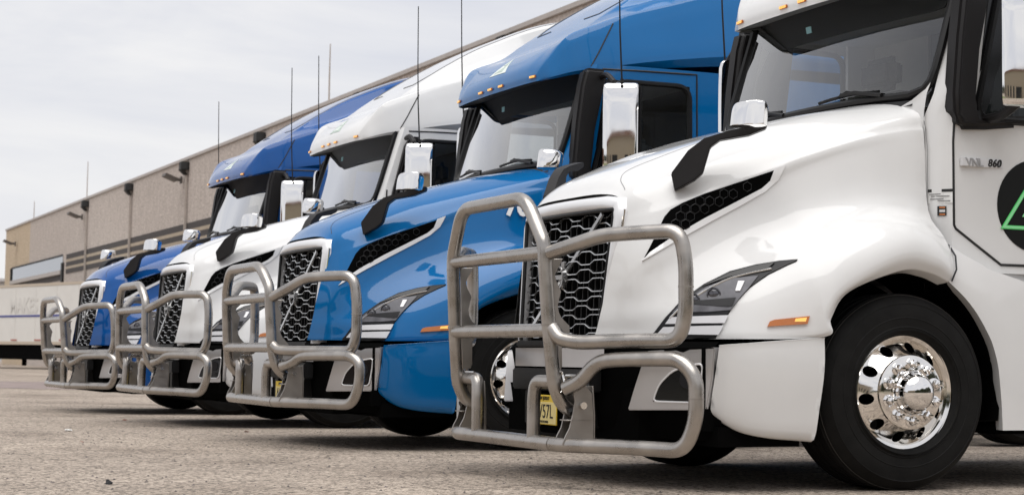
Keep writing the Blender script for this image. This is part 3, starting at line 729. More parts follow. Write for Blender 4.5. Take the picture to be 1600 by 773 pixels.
    # --- cab
    def cabm():
        mb = MB()
        for sg in (1, -1):
            G = CABG; 
            for a in range(G.shape[0]-1):
                for b in range(G.shape[1]-1):
                    if 4 <= a <= 6 and b in (3, 4): continue          # door window
                    if a == 5 and b in (3, 4): continue
                    mb.add([S(G[a, b], sg), S(G[a, b+1], sg), S(G[a+1, b+1], sg), S(G[a+1, b], sg)], [(0, 1, 2, 3)])
        for sg in (1, -1):
            G2 = np.array([[(1.95,.80,1.93),(1.98,.88,1.92),(2.004,.965,1.85)],[(1.965,.80,2.0),(1.985,.89,1.99),(2.006,.97,1.97)],[(1.983,.90,2.035),(1.997,.94,2.04),(2.012,.985,2.06)],[(2.0,.955,2.07),(2.012,.975,2.085),(2.026,1.0,2.12)]])
            mb.grid(Sg(G2, sg))
        # back wall, cowl
        mb.add([S((4.95, 1.19, .98)), S((4.95, -1.19, .98)), S((4.95, -1.19, 3.0)), S((4.95, 1.19, 3.0))], [(0, 1, 2, 3)])
        for sg in (1, -1):
            mb.add([S(p, sg) for p in ((2.0, .985, 1.0), (2.02, .955, 1.0), (2.02, .955, 2.0), (2.0, .985, 2.0))], [(0, 1, 2, 3)])
        return mb.mesh('cab', ang=35)
    cab = obj('cab', cached('cab', cabm), P, T)
    def cowl():
        G = np.array([[(x-.052+.065*(s/.95)**2, s, z-.03*(s/.95)**2) for s in np.linspace(-.90, .90, 13)] for x, z in ((1.975, 2.03), (1.99, 2.062), (2.02, 2.075), (2.035, 2.08))])
        return MB().grid(Sg(G)).mesh('cowl')
    obj('cowl', cached('cowl', cowl), M['black'], cab)
    def ws():
        G = np.array([[(xw(z, s), s, z) for s in np.linspace(-(1.0-.015*t), 1.0-.015*t, 13)] for t, z in ((t, 2.055+.72*t) for t in np.linspace(0, 1, 7))])
        return MB().grid(Sg(G)).mesh('windshield')
    wsh = obj('windshield', cached('ws', ws), M['glass'], T)
    def wsframe():
        P_ = [(xw(2.065, t)-.006, t, 2.085-.02*abs(t/.95)**2) for t in np.linspace(-.86, .86, 13)]
        rt = [(xw(2.09, .93), .945, 2.088), (xw(2.13, .965), .98, 2.13), (xw(2.2, .97), .992, 2.2)]+[(xw(z, .97), 1.0-.015*(z-2.06)/.72, z) for z in (2.3, 2.5, 2.76)]
        P_ = P_+rt; left = [(p[0], -p[1], p[2]) for p in rt][::-1]
        return MB().tube([S(p) for p in left+P_], .024, 8).mesh('frame')
    obj('windshield_frame', cached('wsf', wsframe), M['black'], wsh)
    def header():
        n = 32; ss = np.linspace(-.95, .985, n+1); k = .012
        lo_ = np.interp(ss, [-.95, -.92, -.85, -.78, -.70, -.60, -.5, .85, .91, .95, .975, .985], [2.745, 2.70, 2.63, 2.585, 2.557, 2.545, 2.54, 2.535, 2.545, 2.57, 2.61, 2.66])
        G = np.array([[(xw(a, t)+k, t, a), (xw((a+2.77)/2, t)+k, t, (a+2.77)/2), (xw(2.77, t)+k, t, 2.775)] for t, a in zip(ss, lo_)])
        mb = MB(); mb.grid(Sg(G)); mb.grid(Sg(np.array([[(xw(a, t)+k, t, a), (xw(a, t)+.25, t, a+.09)] for t, a in zip(ss, lo_)])))
        return mb.mesh('header')
    hd = obj('sun_shade', cached('hdr', header), M['decalblack'], wsh)
    def transp():
        mb = MB(); mb.prism([(xw(z)+.002, y, z) for y, z in ((.22, 2.60), (.27, 2.60), (.30, 2.645), (.25, 2.645))], (.006, 0, 0)); return mb.mesh('tag', smooth=False)
    obj('toll_tag', cached('toll', transp), M['tolltag'], wsh)
    for wi_, (s0, s1) in enumerate(((.10, .62), (-.78, -.28))):
        def wiper():
            mb = MB(); zz = lambda t: 2.118+.014*math.sin((t-s0)/(s1-s0)*3.14)
            mb.tube([S((xw(zz(t), t)-.022, t, zz(t))) for t in np.linspace(s0, s1, 8)], .009, 6)
            m_ = (s0+s1)/2; mb.tube([S((xw(2.075, s1)-.03, s1+.05, 2.09)), S((xw(2.13, m_)-.038, m_+.08, 2.132)), S((xw(2.13, m_)-.035, m_-.05, 2.135))], .013, 6)
            mb.tube([S((xw(2.12, m_)-.03, m_-.11, 2.122)), S((xw(2.14, m_)-.036, m_, 2.15)), S((xw(2.12, m_)-.03, m_+.11, 2.122))], .007, 6)
            return mb.mesh('wiper')
        obj('wiper', cached('wip%d' % wi_, wiper), M['black'], wsh)
    # interior
    def inter():
        mb = MB()
        mb.box(3.25, 3.30, -1.08, .5, 1.2, 2.78)         # curtain behind the seats, its dark tone standing in for unlit depth (Blender y = -s)
        mb.box(2.1, 3.3, -1.02, 1.02, 1.15, 1.2)
        for sg in (1, -1): mb.add([S(p, sg) for p in ((2.12, 1.03, 1.2), (3.28, 1.10, 1.2), (3.28, 1.10, 1.93), (2.12, 1.03, 1.93))], [(0, 1, 2, 3)]); mb.add([S(p, sg) for p in ((3.04, 1.10, 1.93), (3.28, 1.11, 1.93), (3.28, 1.10, 2.8), (3.04, 1.09, 2.8))], [(0, 1, 2, 3)])
        return mb.mesh('interior', smooth=False)
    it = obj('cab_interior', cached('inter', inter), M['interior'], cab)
    obj('rear_trim', cached('rtrim', lambda: MB().box(3.24, 3.29, .51, 1.08, 1.2, 2.78).box(3.02, 3.24, 1.06, 1.085, 1.93, 2.78).mesh('rtrim', smooth=False)), M['interiorlight'], it)  # passenger end of the rear wall, toned lighter as if daylight reached it
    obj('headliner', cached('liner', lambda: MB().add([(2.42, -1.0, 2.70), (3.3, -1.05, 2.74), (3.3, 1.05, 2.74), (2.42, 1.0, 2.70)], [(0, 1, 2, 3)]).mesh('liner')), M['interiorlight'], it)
    def dash():
        G = np.array([[(x, s, z-.03*(s/.9)**2) for s in np.linspace(-.94, .94, 11)] for x, z in ((2.05, 2.03), (2.2, 2.06), (2.36, 2.05), (2.42, 1.98), (2.45, 1.7))])
        mb = MB(); mb.grid(Sg(G)); return mb.mesh('dash')
    obj('dashboard', cached('dash', dash), M['seat'], it)
    def swheel():
        mb = MB(); c = Vector((2.56, -.5, 2.02)); d1 = Vector((0, 1, 0)); d2 = Vector((.35, 0, .93)).normalized()
        mb.tube([c+(d1*math.cos(a)+d2*math.sin(a))*.22 for a in np.linspace(0, 2*math.pi, 25)[:-1]], .016, 8, closed=True); mb.tube([c, c+Vector((-.2, 0, -.1))], .04, 8)
        mb.tube([c-d1*.2, c+d1*.2], .018, 6); return mb.mesh('steering')
    obj('steering_wheel', cached('sw', swheel), M['black'], it)
    for s in (.5, -.5):
        def seat():
            mb = MB(); mb.box(2.78, 2.95, -.27, .27, 1.55, 2.32); mb.box(2.5, 2.95, -.28, .28, 1.45, 1.6); mb.box(2.80, 2.93, -.17, .17, 2.34, 2.55); return mb.mesh('seat', bevel=.05, seg=3)
        obj('seat', cached('seat', seat), M['seat'], it, loc=(0, -s, 0))
    # --- doors with windows
    for sg in (1, -1):
        DO = [(2.107, 1.0, 2.72), (2.107, 1.0, 1.365), (2.118, 1.0, 1.345), (2.40, 1.0, 1.165), (3.10, 1.0, 1.165), (3.10, 1.0, 2.775), (2.34, 1.0, 2.765)]
        def doorline():
            Q = [Vector(S(p)) for p in DO[1:]+DO[:1]]; out_ = []
            pts = [(2.13, 1, 2.2), (2.103, 1, 1.8)]+DO[1:]+[(2.40, 1, 2.765)]
            for a, b in zip(pts[:-1], pts[1:]):
                k = max(1, int((Vector(a)-Vector(b)).length/.06))
                for j in range(k): out_.append(Vector(a).lerp(Vector(b), j/k))
            H = []
            for p in out_:
                h = CAB_BVH.ray_cast(Vector(S(p))+Vector((0, -2, 0)), Vector((0, 1, 0)))
                if h[0]: H.append(h[0])
            return mirrored(MB().tube(H, .0075, 6), sg).mesh('gap')
        dr = obj('door_gap', cached('dgap%d' % sg, doorline), M['ink'], cab)
        def win():
            G = np.array([[tuple(CABG[a, b]) for b in (3, 4, 5)] for a in (4, 5, 6, 7)]); G[..., 1] -= .012
            return MB().grid(Sg(G, sg)).mesh('window')
        wn = obj('door_window', cached('win%d' % sg, win), M['sideglass'], T)
        def wfr():
            cn = [(2.24, 1.0, 1.93), (3.04, 1.0, 1.93), (3.04, 1.0, 2.68), (2.42, 1.0, 2.68)]
            Q = rounded(cn, .11, 6, True); H = []
            for a, b in zip(Q, Q[1:]+Q[:1]):
                for t in range(3):
                    p = a.lerp(b, t/3); sv = float(np.interp(p.x, [2.24, 2.6, 3.04], [1.095, 1.125, 1.15])-.02*max(0, p.z-1.9)); H.append(S((p.x, sv+.002, p.z), sg))
            mb = MB().tube(H, .02, 6, closed=True)
            # fill the rounded corners
            return mb.mesh('wframe')
        obj('window_seal', cached('wfr%d' % sg, wfr), M['black'], wn)
        # black plastic mirror bracket round the front of the window
        if pillar:
            LP = [(2.17,2.755),(2.135,2.62),(2.10,2.35),(2.075,2.05),(2.08,1.93),(2.125,1.865),(2.30,1.875),(2.64,1.915),(2.64,1.975),(2.36,1.945),(2.25,1.945),(2.225,2.0),(2.255,2.3),(2.31,2.55),(2.36,2.755)]
        else:
            LP = [(2.345,2.71),(2.29,2.62),(2.18,2.20),(2.14,2.0),(2.16,1.90),(2.30,1.875),(2.64,1.915),(2.64,1.975),(2.36,1.945),(2.25,1.945),(2.225,2.0),(2.255,2.3),(2.33,2.60),(2.46,2.71)]
        def brk():
            mb = MB(); mb.prism([S((x, 1.02, z), sg) for x, z in LP], S((0, .125, 0), sg)); return mb.mesh('bracket', bevel=.03, seg=3, ang=30)
        mbk = obj('mirror_bracket', cached('mbk%d%d' % (sg, pillar), brk), M['fairing'], T)
        def dark_q():
            return MB().prism([S((x, 1.08, z), sg) for x, z in ((2.24, 1.94), (2.50, 1.94), (2.60, 2.69), (2.36, 2.69))], S((0, .008, 0), sg)).mesh('quarter')
        obj('quarter_panel', cached('qp%d' % sg, dark_q), M['foglens'], mbk)
        for ka, (pa, ra) in enumerate(((((2.30, 1.10, 2.69), (2.28, 1.25, 2.70), (2.28, 1.36, 2.62)), .022), (((2.30, 1.10, 1.93), (2.29, 1.25, 1.93), (2.30, 1.36, 1.99)), .026))):
            obj('mirror_arm', cached('marm%d%d' % (ka, sg), lambda: MB().tube(rounded([S(p, sg) for p in pa], .07, 5), ra, 8).mesh('arm')), M['fairing'], mbk)
        def mcap():
            mb = MB()
            ou = [(2.425, 1.468), (2.412, 1.482), (2.392, 1.479), (2.345, 1.456), (2.30, 1.4305), (2.25, 1.401), (2.205, 1.371), (2.196, 1.355), (2.208, 1.338), (2.425, 1.33)]
            G = []
            for z, k, dx in ((1.965, .86, .012), (1.972, .96, .006), (2.0, .99, .003), (2.15, 1, .001), (2.3, 1.0, 0), (2.45, 1, .001), (2.56, 1, .004), (2.598, .97, .012), (2.612, .90, .022), (2.616, .8, .03)):
                cx, cs = 2.31, 1.41; G.append([(cx+(x-cx)*k+dx*.7, cs+(t-cs)*k-dx, z) for x, t in ou])
            mb.grid(Sg(np.array(G), sg))
            mb.add([S(p, sg) for p in G[-1]], [tuple(range(10))]); mb.add([S(p, sg) for p in G[0]], [tuple(range(10))])
            return mb.mesh('cap', ang=50)
        mc = obj('door_mirror', cached('mcap%d' % sg, mcap), M['chrome'], T)
        obj('mirror_shell', cached('mback%d' % sg, lambda: MB().box(2.415, 2.45, *sorted((-1.33*sg, -1.478*sg)), 1.975, 2.60).mesh('back', bevel=.012)), M['black'], mc)
        def ant():
            mb = MB(); a = Vector(S((2.302, 1.44, 2.60), sg)); b = Vector(S((2.225, 1.455, 3.87), sg))
            mb.tube([a, a+Vector((0, 0, .035))], .013, 8); mb.tube([a, a.lerp(b, .3), a.lerp(b, .6)+Vector((.012, 0, 0)), b+Vector((.035, 0, 0))], [.0068, .006, .005, .0042], 6); return mb.mesh('antenna')
        obj('whip_antenna', cached('ant%d' % sg, ant), M['black'], T)
        def skirt():
            cx, cz = 1.73, .50; G = []
            arch = [(1.958,1.057),(2.06,.98),(2.14,.899),(2.21,.80),(2.244,.736),(2.275,.64),(2.289,.539),(2.30,.42),(2.305,.303)]
            topz = [1.247, 1.20, 1.165, 1.13, 1.10, 1.03, .8, .55, .303]; topx = [2.0, 2.10, 2.19, 2.27, 2.40, 2.62, 3.0, 3.4, 3.6]
            for (ax, az), tx, tz in zip(arch, topx, topz):
                G.append([(ax+.03, 1.14, az), (ax, 1.225, az)]+[(ax+(tx-ax)*t, 1.225+.0*t-.045*t*t, az+(tz-az)*t) for t in (.15, .5, 1)]+[(tx+.01, 1.10, tz+.002)])
            return MB().grid(Sg(cr(np.array(G), 3, 0), sg)).mesh('skirt', ang=45)
        obj('fender_skirt', cached('skirt%d' % sg, skirt), P, T)
        def gap2():
            pts = [(1.966, 1.236, 1.06), (1.985, 1.25, 1.12), (2.0, 1.225, 1.19), (2.008, 1.17, 1.245), (2.012, 1.10, 1.27)]
            return MB().tube([S(p, sg) for p in pts], .005, 6).mesh('seam')
        obj('fender_seam', cached('seam%d' % sg, gap2), M['undergrey'], T)
        obj('side_step', cached('step%d' % sg, lambda: MB().box(2.33, 3.2, *sorted((-.7*sg, -1.14*sg)), .28, .33).box(2.42, 4.6, *sorted((-.75*sg, -1.08*sg)), .36, .98).mesh('step', bevel=.012)), M['dark'], T)
        obj('lower_sill', cached('sill%d' % sg, lambda: MB().box(2.12, 4.9, *sorted((-1.0*sg, -1.10*sg)), .98, 1.155).mesh('sill', bevel=.01)), M['interiorlight'], T)
    # front and rear wheels
    wheel(T, 1.727, 1.135, .495, 1, -3.5); wheel(T, 1.727, 1.125, .495, -1, -3.5)
    for x in (6.2, 7.5):
        for sg in (1, -1): wheel(T, x, 1.19, .495, sg, full=False)
    obj('chassis', cached('chassis', lambda: MB().box(.45, 8.2, -.45, -.35, .55, .83).box(.45, 8.2, .35, .45, .55, .83).box(1.66, 1.80, -.95, .95, .42, .54).box(6.1, 6.3, -.9, .9, .42, .58).box(7.4, 7.6, -.9, .9, .42, .58).box(5.2, 6.9, -.5, .5, .83, .98).box(.8, 1.6, -.5, .5, .3, .55).mesh('chassis', bevel=.01)), M['dark'], T)
    # --- roof fairing
    rf = obj('roof_fairing', cached('roof', lambda: MB().grid(RG).mesh('roof', ang=30)), P, T)
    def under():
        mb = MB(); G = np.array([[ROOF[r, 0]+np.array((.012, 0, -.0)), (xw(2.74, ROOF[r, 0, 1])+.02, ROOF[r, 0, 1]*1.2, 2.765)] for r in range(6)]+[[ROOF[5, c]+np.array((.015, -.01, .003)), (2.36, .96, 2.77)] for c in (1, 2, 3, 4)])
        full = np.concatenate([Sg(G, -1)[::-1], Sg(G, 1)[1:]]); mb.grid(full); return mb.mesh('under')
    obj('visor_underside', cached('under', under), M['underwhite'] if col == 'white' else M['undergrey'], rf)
    def rback(): 
        L_ = [tuple(p) for p in RG[:, -1]]; return MB().add(L_, [tuple(range(len(L_)))]).mesh('rear', smooth=False)
    obj('rear_panel', cached('rback', rback), P, rf)
    obj('panel_seam', cached('rseam', lambda: ribbon([(2.255, 1.0, 2.80), (2.32, 1.0, 2.92), (2.41, 1.0, 3.05), (2.47, .99, 3.14)], ROOF_BVH, (-.1, 1, .1), .006, 0)), M['ink'], rf) if False else None
    def seam():
        mb = ribbon([(2.275, 1.0, 2.79), (2.34, 1.0, 2.90), (2.41, 1.0, 3.03), (2.465, .99, 3.13)], ROOF_BVH, (-.1, 1, .05), .0055, 0)
        m2 = mirrored(mb, -1); mb.add(m2.v, m2.f); return mb.mesh('seam')
    obj('panel_seam', cached('rseam', seam), M['ink'], rf)
    def capseam():
        mb = ribbon([(2.62, .3, 3.2), (2.62, .55, 3.2), (2.75, .66, 3.3), (3.1, .68, 3.5), (3.6, .69, 3.7), (4.3, .70, 3.9)], ROOF_BVH, (-.5, 0, 1), .006, 0)
        m2 = mirrored(mb, -1); mb.add(m2.v, m2.f); return mb.mesh('capseam')
    obj('cap_seam', cached('cseam', capseam), M['interior'], rf)
    for k, s in enumerate((-.705, -.198, -.004, .19, .705)):
        def mk():
            mb = MB()
            h = ROOF_BVH.ray_cast(Vector((0, -s, 2.727)), Vector((1, 0, 0))); c = h[0] if h[0] else Vector((1.93, -s, 2.72))
            n = h[1] if h[1] is not None else Vector((-1, 0, 0)); n = -n if n.x > 0 else n
            n = Vector((n.x, n.y, 0)).normalized(); u = Vector((0, 0, 1)).cross(n)
            mb.prism([c+u*a*.041+Vector((0, 0, b*.0105)) for a, b in ((-1, -1), (1, -1), (1, 1), (-1, 1))], n*.012)
            return mb.mesh('marker', bevel=.004)
        def led():
            mb = MB(); h = ROOF_BVH.ray_cast(Vector((0, -s, 2.727)), Vector((1, 0, 0))); c = h[0] if h[0] else Vector((1.93, -s, 2.72))
            n = h[1] if h[1] is not None else Vector((-1, 0, 0)); n = -n if n.x > 0 else n
            n = Vector((n.x, n.y, 0)).normalized(); u = Vector((0, 0, 1)).cross(n)
            for a in (-.027, -.009, .009, .027):
                mb.prism([c+n*.0115+u*(a+d*.0068)+Vector((0, 0, b*.0075)) for d, b in ((-1, -1), (1, -1), (1, 1), (-1, 1))], n*.003)
            return mb.mesh('led', smooth=False)
        m_ = obj('marker_light', cached('mk%d' % k, mk), M['amber'], rf)
        obj('led_strip', cached('mkl%d' % k, led), M['amberlit'], m_)
    # triangular fleet decal on the visor front (flat print: triangle with a lighter inner band)
    TRI = [(1.964, -.145, 2.845), (1.962, .165, 2.841), (2.11, .0, 2.98)]
    dm = ('paledecal', 'greygreen') if decal == 'pale' else ('greygreen', 'paledecal')
    d0 = obj('fleet_decal', cached('fd', lambda: drape(TRI, ROOF_BVH, (-1, 0, .35), .003, .05, .002).mesh('decal')), M[dm[0]], rf)
    def inner():
        mb = drape([(1.98, -.075, 2.86), (1.98, .075, 2.86), (2.035, .05, 2.91)], ROOF_BVH, (-1, 0, .35), .005, .05, .002)
        q = drape([(2.045, -.02, 2.918), (2.045, .055, 2.918), (2.085, .015, 2.955)], ROOF_BVH, (-1, 0, .35), .005, .05, .002); mb.add(q.v, q.f); return mb.mesh('inner')
    obj('decal_band', cached('fdi', inner), M[dm[1]], d0)
    guard(T, tall, bdx, bdz, tilt)
    return T
M['tolltag'] = mat('pale_blue_tag', (.35, .62, .66), rough=.4)
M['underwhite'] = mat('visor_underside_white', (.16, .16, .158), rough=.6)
M['projector'] = mat('projector_glass', (.06, .06, .07), rough=.08, coat=1, metal=.3)
M['gapgrey'] = mat('gap_grey', (.25, .25, .25), rough=.6)
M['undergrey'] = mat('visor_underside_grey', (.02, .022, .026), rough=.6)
M['whitetrim'] = mat('white_trim', (.80, .80, .80), rough=.25, coat=1)
TRUCKS = [
 ('white semi truck nearest the camera, round black emblem on its door', 'white', -.06324, 8.8592, 25.264, .0155, True, -.0169, .001, .377, False, True, 'pale'),
 ('bright blue semi truck standing between two white trucks', 'blue', -1.92473, 12.2781, 24.548, .0119, False, .0031, .0017, -.02, True, True, 'pale'),
 ('white semi truck with white windscreen pillars parked between two blue trucks', 'white', -3.55655, 15.7435, 24.743, -.0023, False, .0112, .0052, -2.05, False, False, 'grey'),
 ('dark royal blue semi truck at the far left end of the row', 'navy', -5.15663, 19.0121, 25.896, -.0233, False, .0025, -.0082, 1.496, True, True, 'pale'),
]
TT = []
for i, (lab, col, X, Y, yaw, dz, tall, bdx, bdz, tilt, br, pil, dc) in enumerate(TRUCKS):
    TT.append(truck(i, lab, col, X, Y, R(yaw), dz, tall, bdx, bdz, R(tilt), br, pil, dc))

# ---- marks that only one truck carries
T1 = TT[0]
U_ = Vector((.999, -.03, 0)); UZ_ = (0, 0, 1)
def cabs(x): return float(np.interp(x, [2.11, 2.24, 2.6, 3.04, 3.6], [1.085, 1.098, 1.125, 1.15, 1.17]))
def disc():
    mb = MB(); c = (2.625, 1.484); pts = [(c[0]+.248*math.cos(a), 1.0, c[1]+.248*math.sin(a)) for a in np.linspace(0, 2*math.pi, 49)[:-1]]
    return drape(pts, CAB_BVH, (0, 1, 0), .003, .06, .002).mesh('disc')
dsc = obj('round_door_emblem', disc(), M['decalblack'], T1)
def triring(k0, k1, off):
    base = [(2.413, 1.365), (2.837, 1.365), (2.651, 1.70)]; c = (2.633, 1.475)
    o_ = [(c[0]+(x-c[0])*k0, c[1]+(z-c[1])*k0) for x, z in base]; i_ = [(c[0]+(x-c[0])*k1, c[1]+(z-c[1])*k1) for x, z in base]
    mb = MB()
    for a in range(3):
        b = (a+1) % 3; q = [o_[a], o_[b], i_[b], i_[a]]
        mb.prism([S((x, cabs(x)+off, z)) for x, z in q], (0, .0015, 0))
    return mb.mesh('tri', smooth=False)
obj('emblem_glow', triring(1.09, .90, .0055), M['green'], dsc); obj('emblem_outline', triring(1.045, .935, .0070), M['greenpale'], dsc)
obj('emblem_core', triring(.46, .12, .0055), M['greenpale'], dsc)
bd = obj('model_badge', MB().box(2.142, 2.417, -cabs(2.28)-.011, -cabs(2.28)+.01, 1.674, 1.718).mesh('badge', bevel=.003), M['bright'], T1)
bd.location = (0, .0, 0)
put_text('badge_lettering', '860', .056, M['ink'], bd, (2.354, cabs(2.28)+.0125, 1.697), (1, -.05, 0), UZ_, ext=.002, shear=.2, bold=.0015, spacing=1.05)
put_text('badge_lettering', 'VNL', .058, M['silver'], bd, (2.224, cabs(2.28)+.0125, 1.694), (1, -.05, 0), UZ_, ext=.003, shear=-.15, bold=.002)
def panel_on(x0, x1, z0, z1, off, t=.002):
    sv = lambda x: float(np.interp(x, [2.006, 2.036, 2.096], [.965, 1.025, 1.085]))
    return MB().prism([S((x, sv(x)+off, z)) for x, z in ((x0, z0), (x1, z0), (x1, z1), (x0, z1))], (0, -t, 0)).mesh('sticker', smooth=False)
stk = obj('notice_sticker', panel_on(2.012, 2.094, 1.478, 1.552, .006), M['sticker'], T1)
obj('sticker_header', panel_on(2.012, 2.094, 1.537, 1.552, .0085), M['ink'], stk)
for z, a, b in ((1.524, 2.018, 2.05), (1.513, 2.022, 2.082), (1.498, 2.02, 2.06), (1.488, 2.04, 2.085)): obj('print_line', panel_on(a, b, z, z+.0035, .0085), M['interior'], stk)
st2 = obj('round_notice_sticker', panel_on(2.04, 2.072, 1.412, 1.462, .006), M['ink'], T1); st2.name = 'small_sticker'
for z in (1.416, 1.452): obj('print_line', panel_on(2.046, 2.066, z, z+.006, .0085), M['orange'], st2)
obj('print_line', panel_on(2.046, 2.066, 1.43, 1.444, .0085), M['interiorlight'], st2)
put_text('fleet_number', '70', .17, M['whiteink'], TT[1], (1.70, .985, 1.715), (.995, -.1, 0), (0, .12, .99), ext=.004, bold=.008, spacing=1.1)

# ------------------------------------------------------------------ ground
def ground_mat():
    m = bpy.data.materials.new('worn_asphalt'); m.use_nodes = True; t = m.node_tree; b = t.nodes['Principled BSDF']; b.inputs['Roughness'].default_value = .9; b.inputs['Specular IOR Level'].default_value = .25
    c = t.nodes.new('ShaderNodeTexCoord')
    def noise(sc, det=6, ro=.6):
        n = t.nodes.new('ShaderNodeTexNoise'); n.inputs['Scale'].default_value = sc; n.inputs['Detail'].default_value = det; n.inputs['Roughness'].default_value = ro
        t.links.new(c.outputs['Object'], n.inputs['Vector']); return n
    def ramp(src, p0, c0, p1, c1):
        r = t.nodes.new('ShaderNodeValToRGB'); r.color_ramp.elements[0].position = p0; r.color_ramp.elements[0].color = (*c0, 1); r.color_ramp.elements[1].position = p1; r.color_ramp.elements[1].color = (*c1, 1)
        t.links.new(src, r.inputs[0]); return r
    def mul(a, b_, f=1, mode='MULTIPLY'):
        x = t.nodes.new('ShaderNodeMix'); x.data_type = 'RGBA'; x.blend_type = mode; x.inputs[0].default_value = f; t.links.new(a, x.inputs[6]); t.links.new(b_, x.inputs[7]); return x.outputs[2]
    big = ramp(noise(.22, 5).outputs[0], .3, (.315, .272, .235), .7, (.42, .365, .315))
    mid = ramp(noise(2.3, 6).outputs[0], .3, (.82, .81, .80), .7, (1.06, 1.05, 1.04))
    vor = t.nodes.new('ShaderNodeTexVoronoi'); vor.inputs['Scale'].default_value = 62; t.links.new(c.outputs['Object'], vor.inputs['Vector'])
    sep = t.nodes.new('ShaderNodeSeparateColor'); t.links.new(vor.outputs['Color'], sep.inputs[0])
    agg = ramp(sep.outputs[0], .0, (.12, .115, .11), .7, (1.5, 1.47, 1.42))
    fine = ramp(noise(160, 3, .7).outputs[0], .35, (.6, .6, .6), .65, (1.2, 1.2, 1.2))
    col = mul(mul(mul(big.outputs[0], mid.outputs[0]), agg.outputs[0], .85), fine.outputs[0], .9)
    # cracks
    v2 = t.nodes.new('ShaderNodeTexVoronoi'); v2.feature = 'DISTANCE_TO_EDGE'; v2.inputs['Scale'].default_value = .55
    wv = noise(1.1, 5); mxv = t.nodes.new('ShaderNodeMix'); mxv.data_type = 'RGBA'; mxv.inputs[0].default_value = .35; t.links.new(c.outputs['Object'], mxv.inputs[6]); t.links.new(wv.outputs[1], mxv.inputs[7]); t.links.new(mxv.outputs[2], v2.inputs['Vector'])
    ck = ramp(v2.outputs['Distance'], .0, (.35, .33, .31), .006, (1, 1, 1))
    brk = ramp(noise(.9, 3).outputs[0], .48, (0, 0, 0), .55, (1, 1, 1))
    x = t.nodes.new('ShaderNodeMix'); x.data_type = 'RGBA'; x.blend_type = 'MULTIPLY'; t.links.new(brk.outputs[0], x.inputs[0]); t.links.new(col, x.inputs[6]); t.links.new(ck.outputs[0], x.inputs[7])
    # dark specks
    sp = ramp(noise(30, 3, .6).outputs[0], .62, (1, 1, 1), .72, (.38, .36, .34))
    st = ramp(noise(.5, 5, .62).outputs[0], .50, (1, 1, 1), .72, (.60, .58, .565))
    t.links.new(mul(mul(x.outputs[2], sp.outputs[0]), st.outputs[0]), b.inputs['Base Color'])
    bp = t.nodes.new('ShaderNodeBump'); bp.inputs['Strength'].default_value = .6; bp.inputs['Distance'].default_value = .006
    t.links.new(vor.outputs['Distance'], bp.inputs['Height']); t.links.new(bp.outputs[0], b.inputs['Normal'])
    return m
def gz(y): return .0155-.0038*(min(max(y, -5), 90)-8.86)
def ground():
    ys = [-900, -200, -40, -5, 0, 5, 8.86, 12, 16, 20, 30, 60, 90, 150, 400, 1500]; xs = [-1200, -200, -40, -10, 0, 10, 40, 200, 1200]
    G = np.array([[(x, y, gz(y)) for x in xs] for y in ys]); return MB().grid(G).mesh('ground')
tag(obj('ground', ground(), ground_mat()), kind='structure')
M['patch'] = mat('dark_asphalt_patch', (.25, .20, .185), rough=.9, var=.25, vscale=1.5, bump=.4, bscale=60)
tag(obj('asphalt_patch', MB().add([(-14.5, 34, gz(34)+.004), (-5, 31, gz(31)+.004), (-6, 40.5, gz(40)+.004), (-13.5, 41.5, gz(41)+.004), (-22, 46, gz(46)+.004), (-24, 41, gz(41)+.004)], [(0, 1, 2, 3, 4, 5)]).mesh('patch', smooth=False), M['patch']), kind='structure')
# debris
def lump(name, x, y, r, m, lab, cat, flat=.7, grp=None):
    bm = bmesh.new(); bmesh.ops.create_icosphere(bm, subdivisions=2, radius=r)
    for v in bm.verts:
        v.co *= 1+random.uniform(-.35, .35); v.co.z *= flat
    me = bpy.data.meshes.new(name); bm.to_mesh(me); bm.free()
    o = obj(name, me, m); o.location = (x, y, gz(y)+r*flat*.6); tag(o, lab, cat, grp); return o
M['paper'] = mat('white_paper', (.8, .8, .78), rough=.7); M['leaf'] = mat('dry_leaf', (.25, .085, .05), rough=.7, var=.3); M['clod'] = mat('dark_clod', (.02, .02, .022), rough=.8)
lump('dirt_clod', -1.93, 8.2, .017, M['clod'], 'small black clod lying at the bottom edge on the asphalt', 'clod', .9)
lump('paper_scrap', -3.63, 13.95, .028, M['paper'], 'crumpled white paper scrap on the pavement before the dark blue truck', 'litter', .5)
def leaf(x, y, a, lab):
    v = [(-.03, 0, .004), (0, -.015, .001), (.035, 0, .008), (0, .015, .010)]
    o = obj('dry_leaf', cached('leafm', lambda: MB().add(v, [(0, 1, 2), (0, 2, 3)]).mesh('leaf', smooth=False)), M['leaf']); o.location = (x, y, gz(y)+.005); o.rotation_euler = (.1, .1, a); tag(o, lab, 'leaf', 'dry leaves on the asphalt')
leaf(-3.75, 16.5, .4, 'reddish dry leaf lying farthest from the camera on the asphalt'); leaf(-3.05, 12.1, 1.6, 'brown dry leaf midway across the open asphalt')
leaf(-2.2, 14.2, 2.6, 'orange brown leaf near the shadow of the bright blue truck'); leaf(-4.4, 10.6, .9, 'dry leaf nearest the left edge of the pavement')
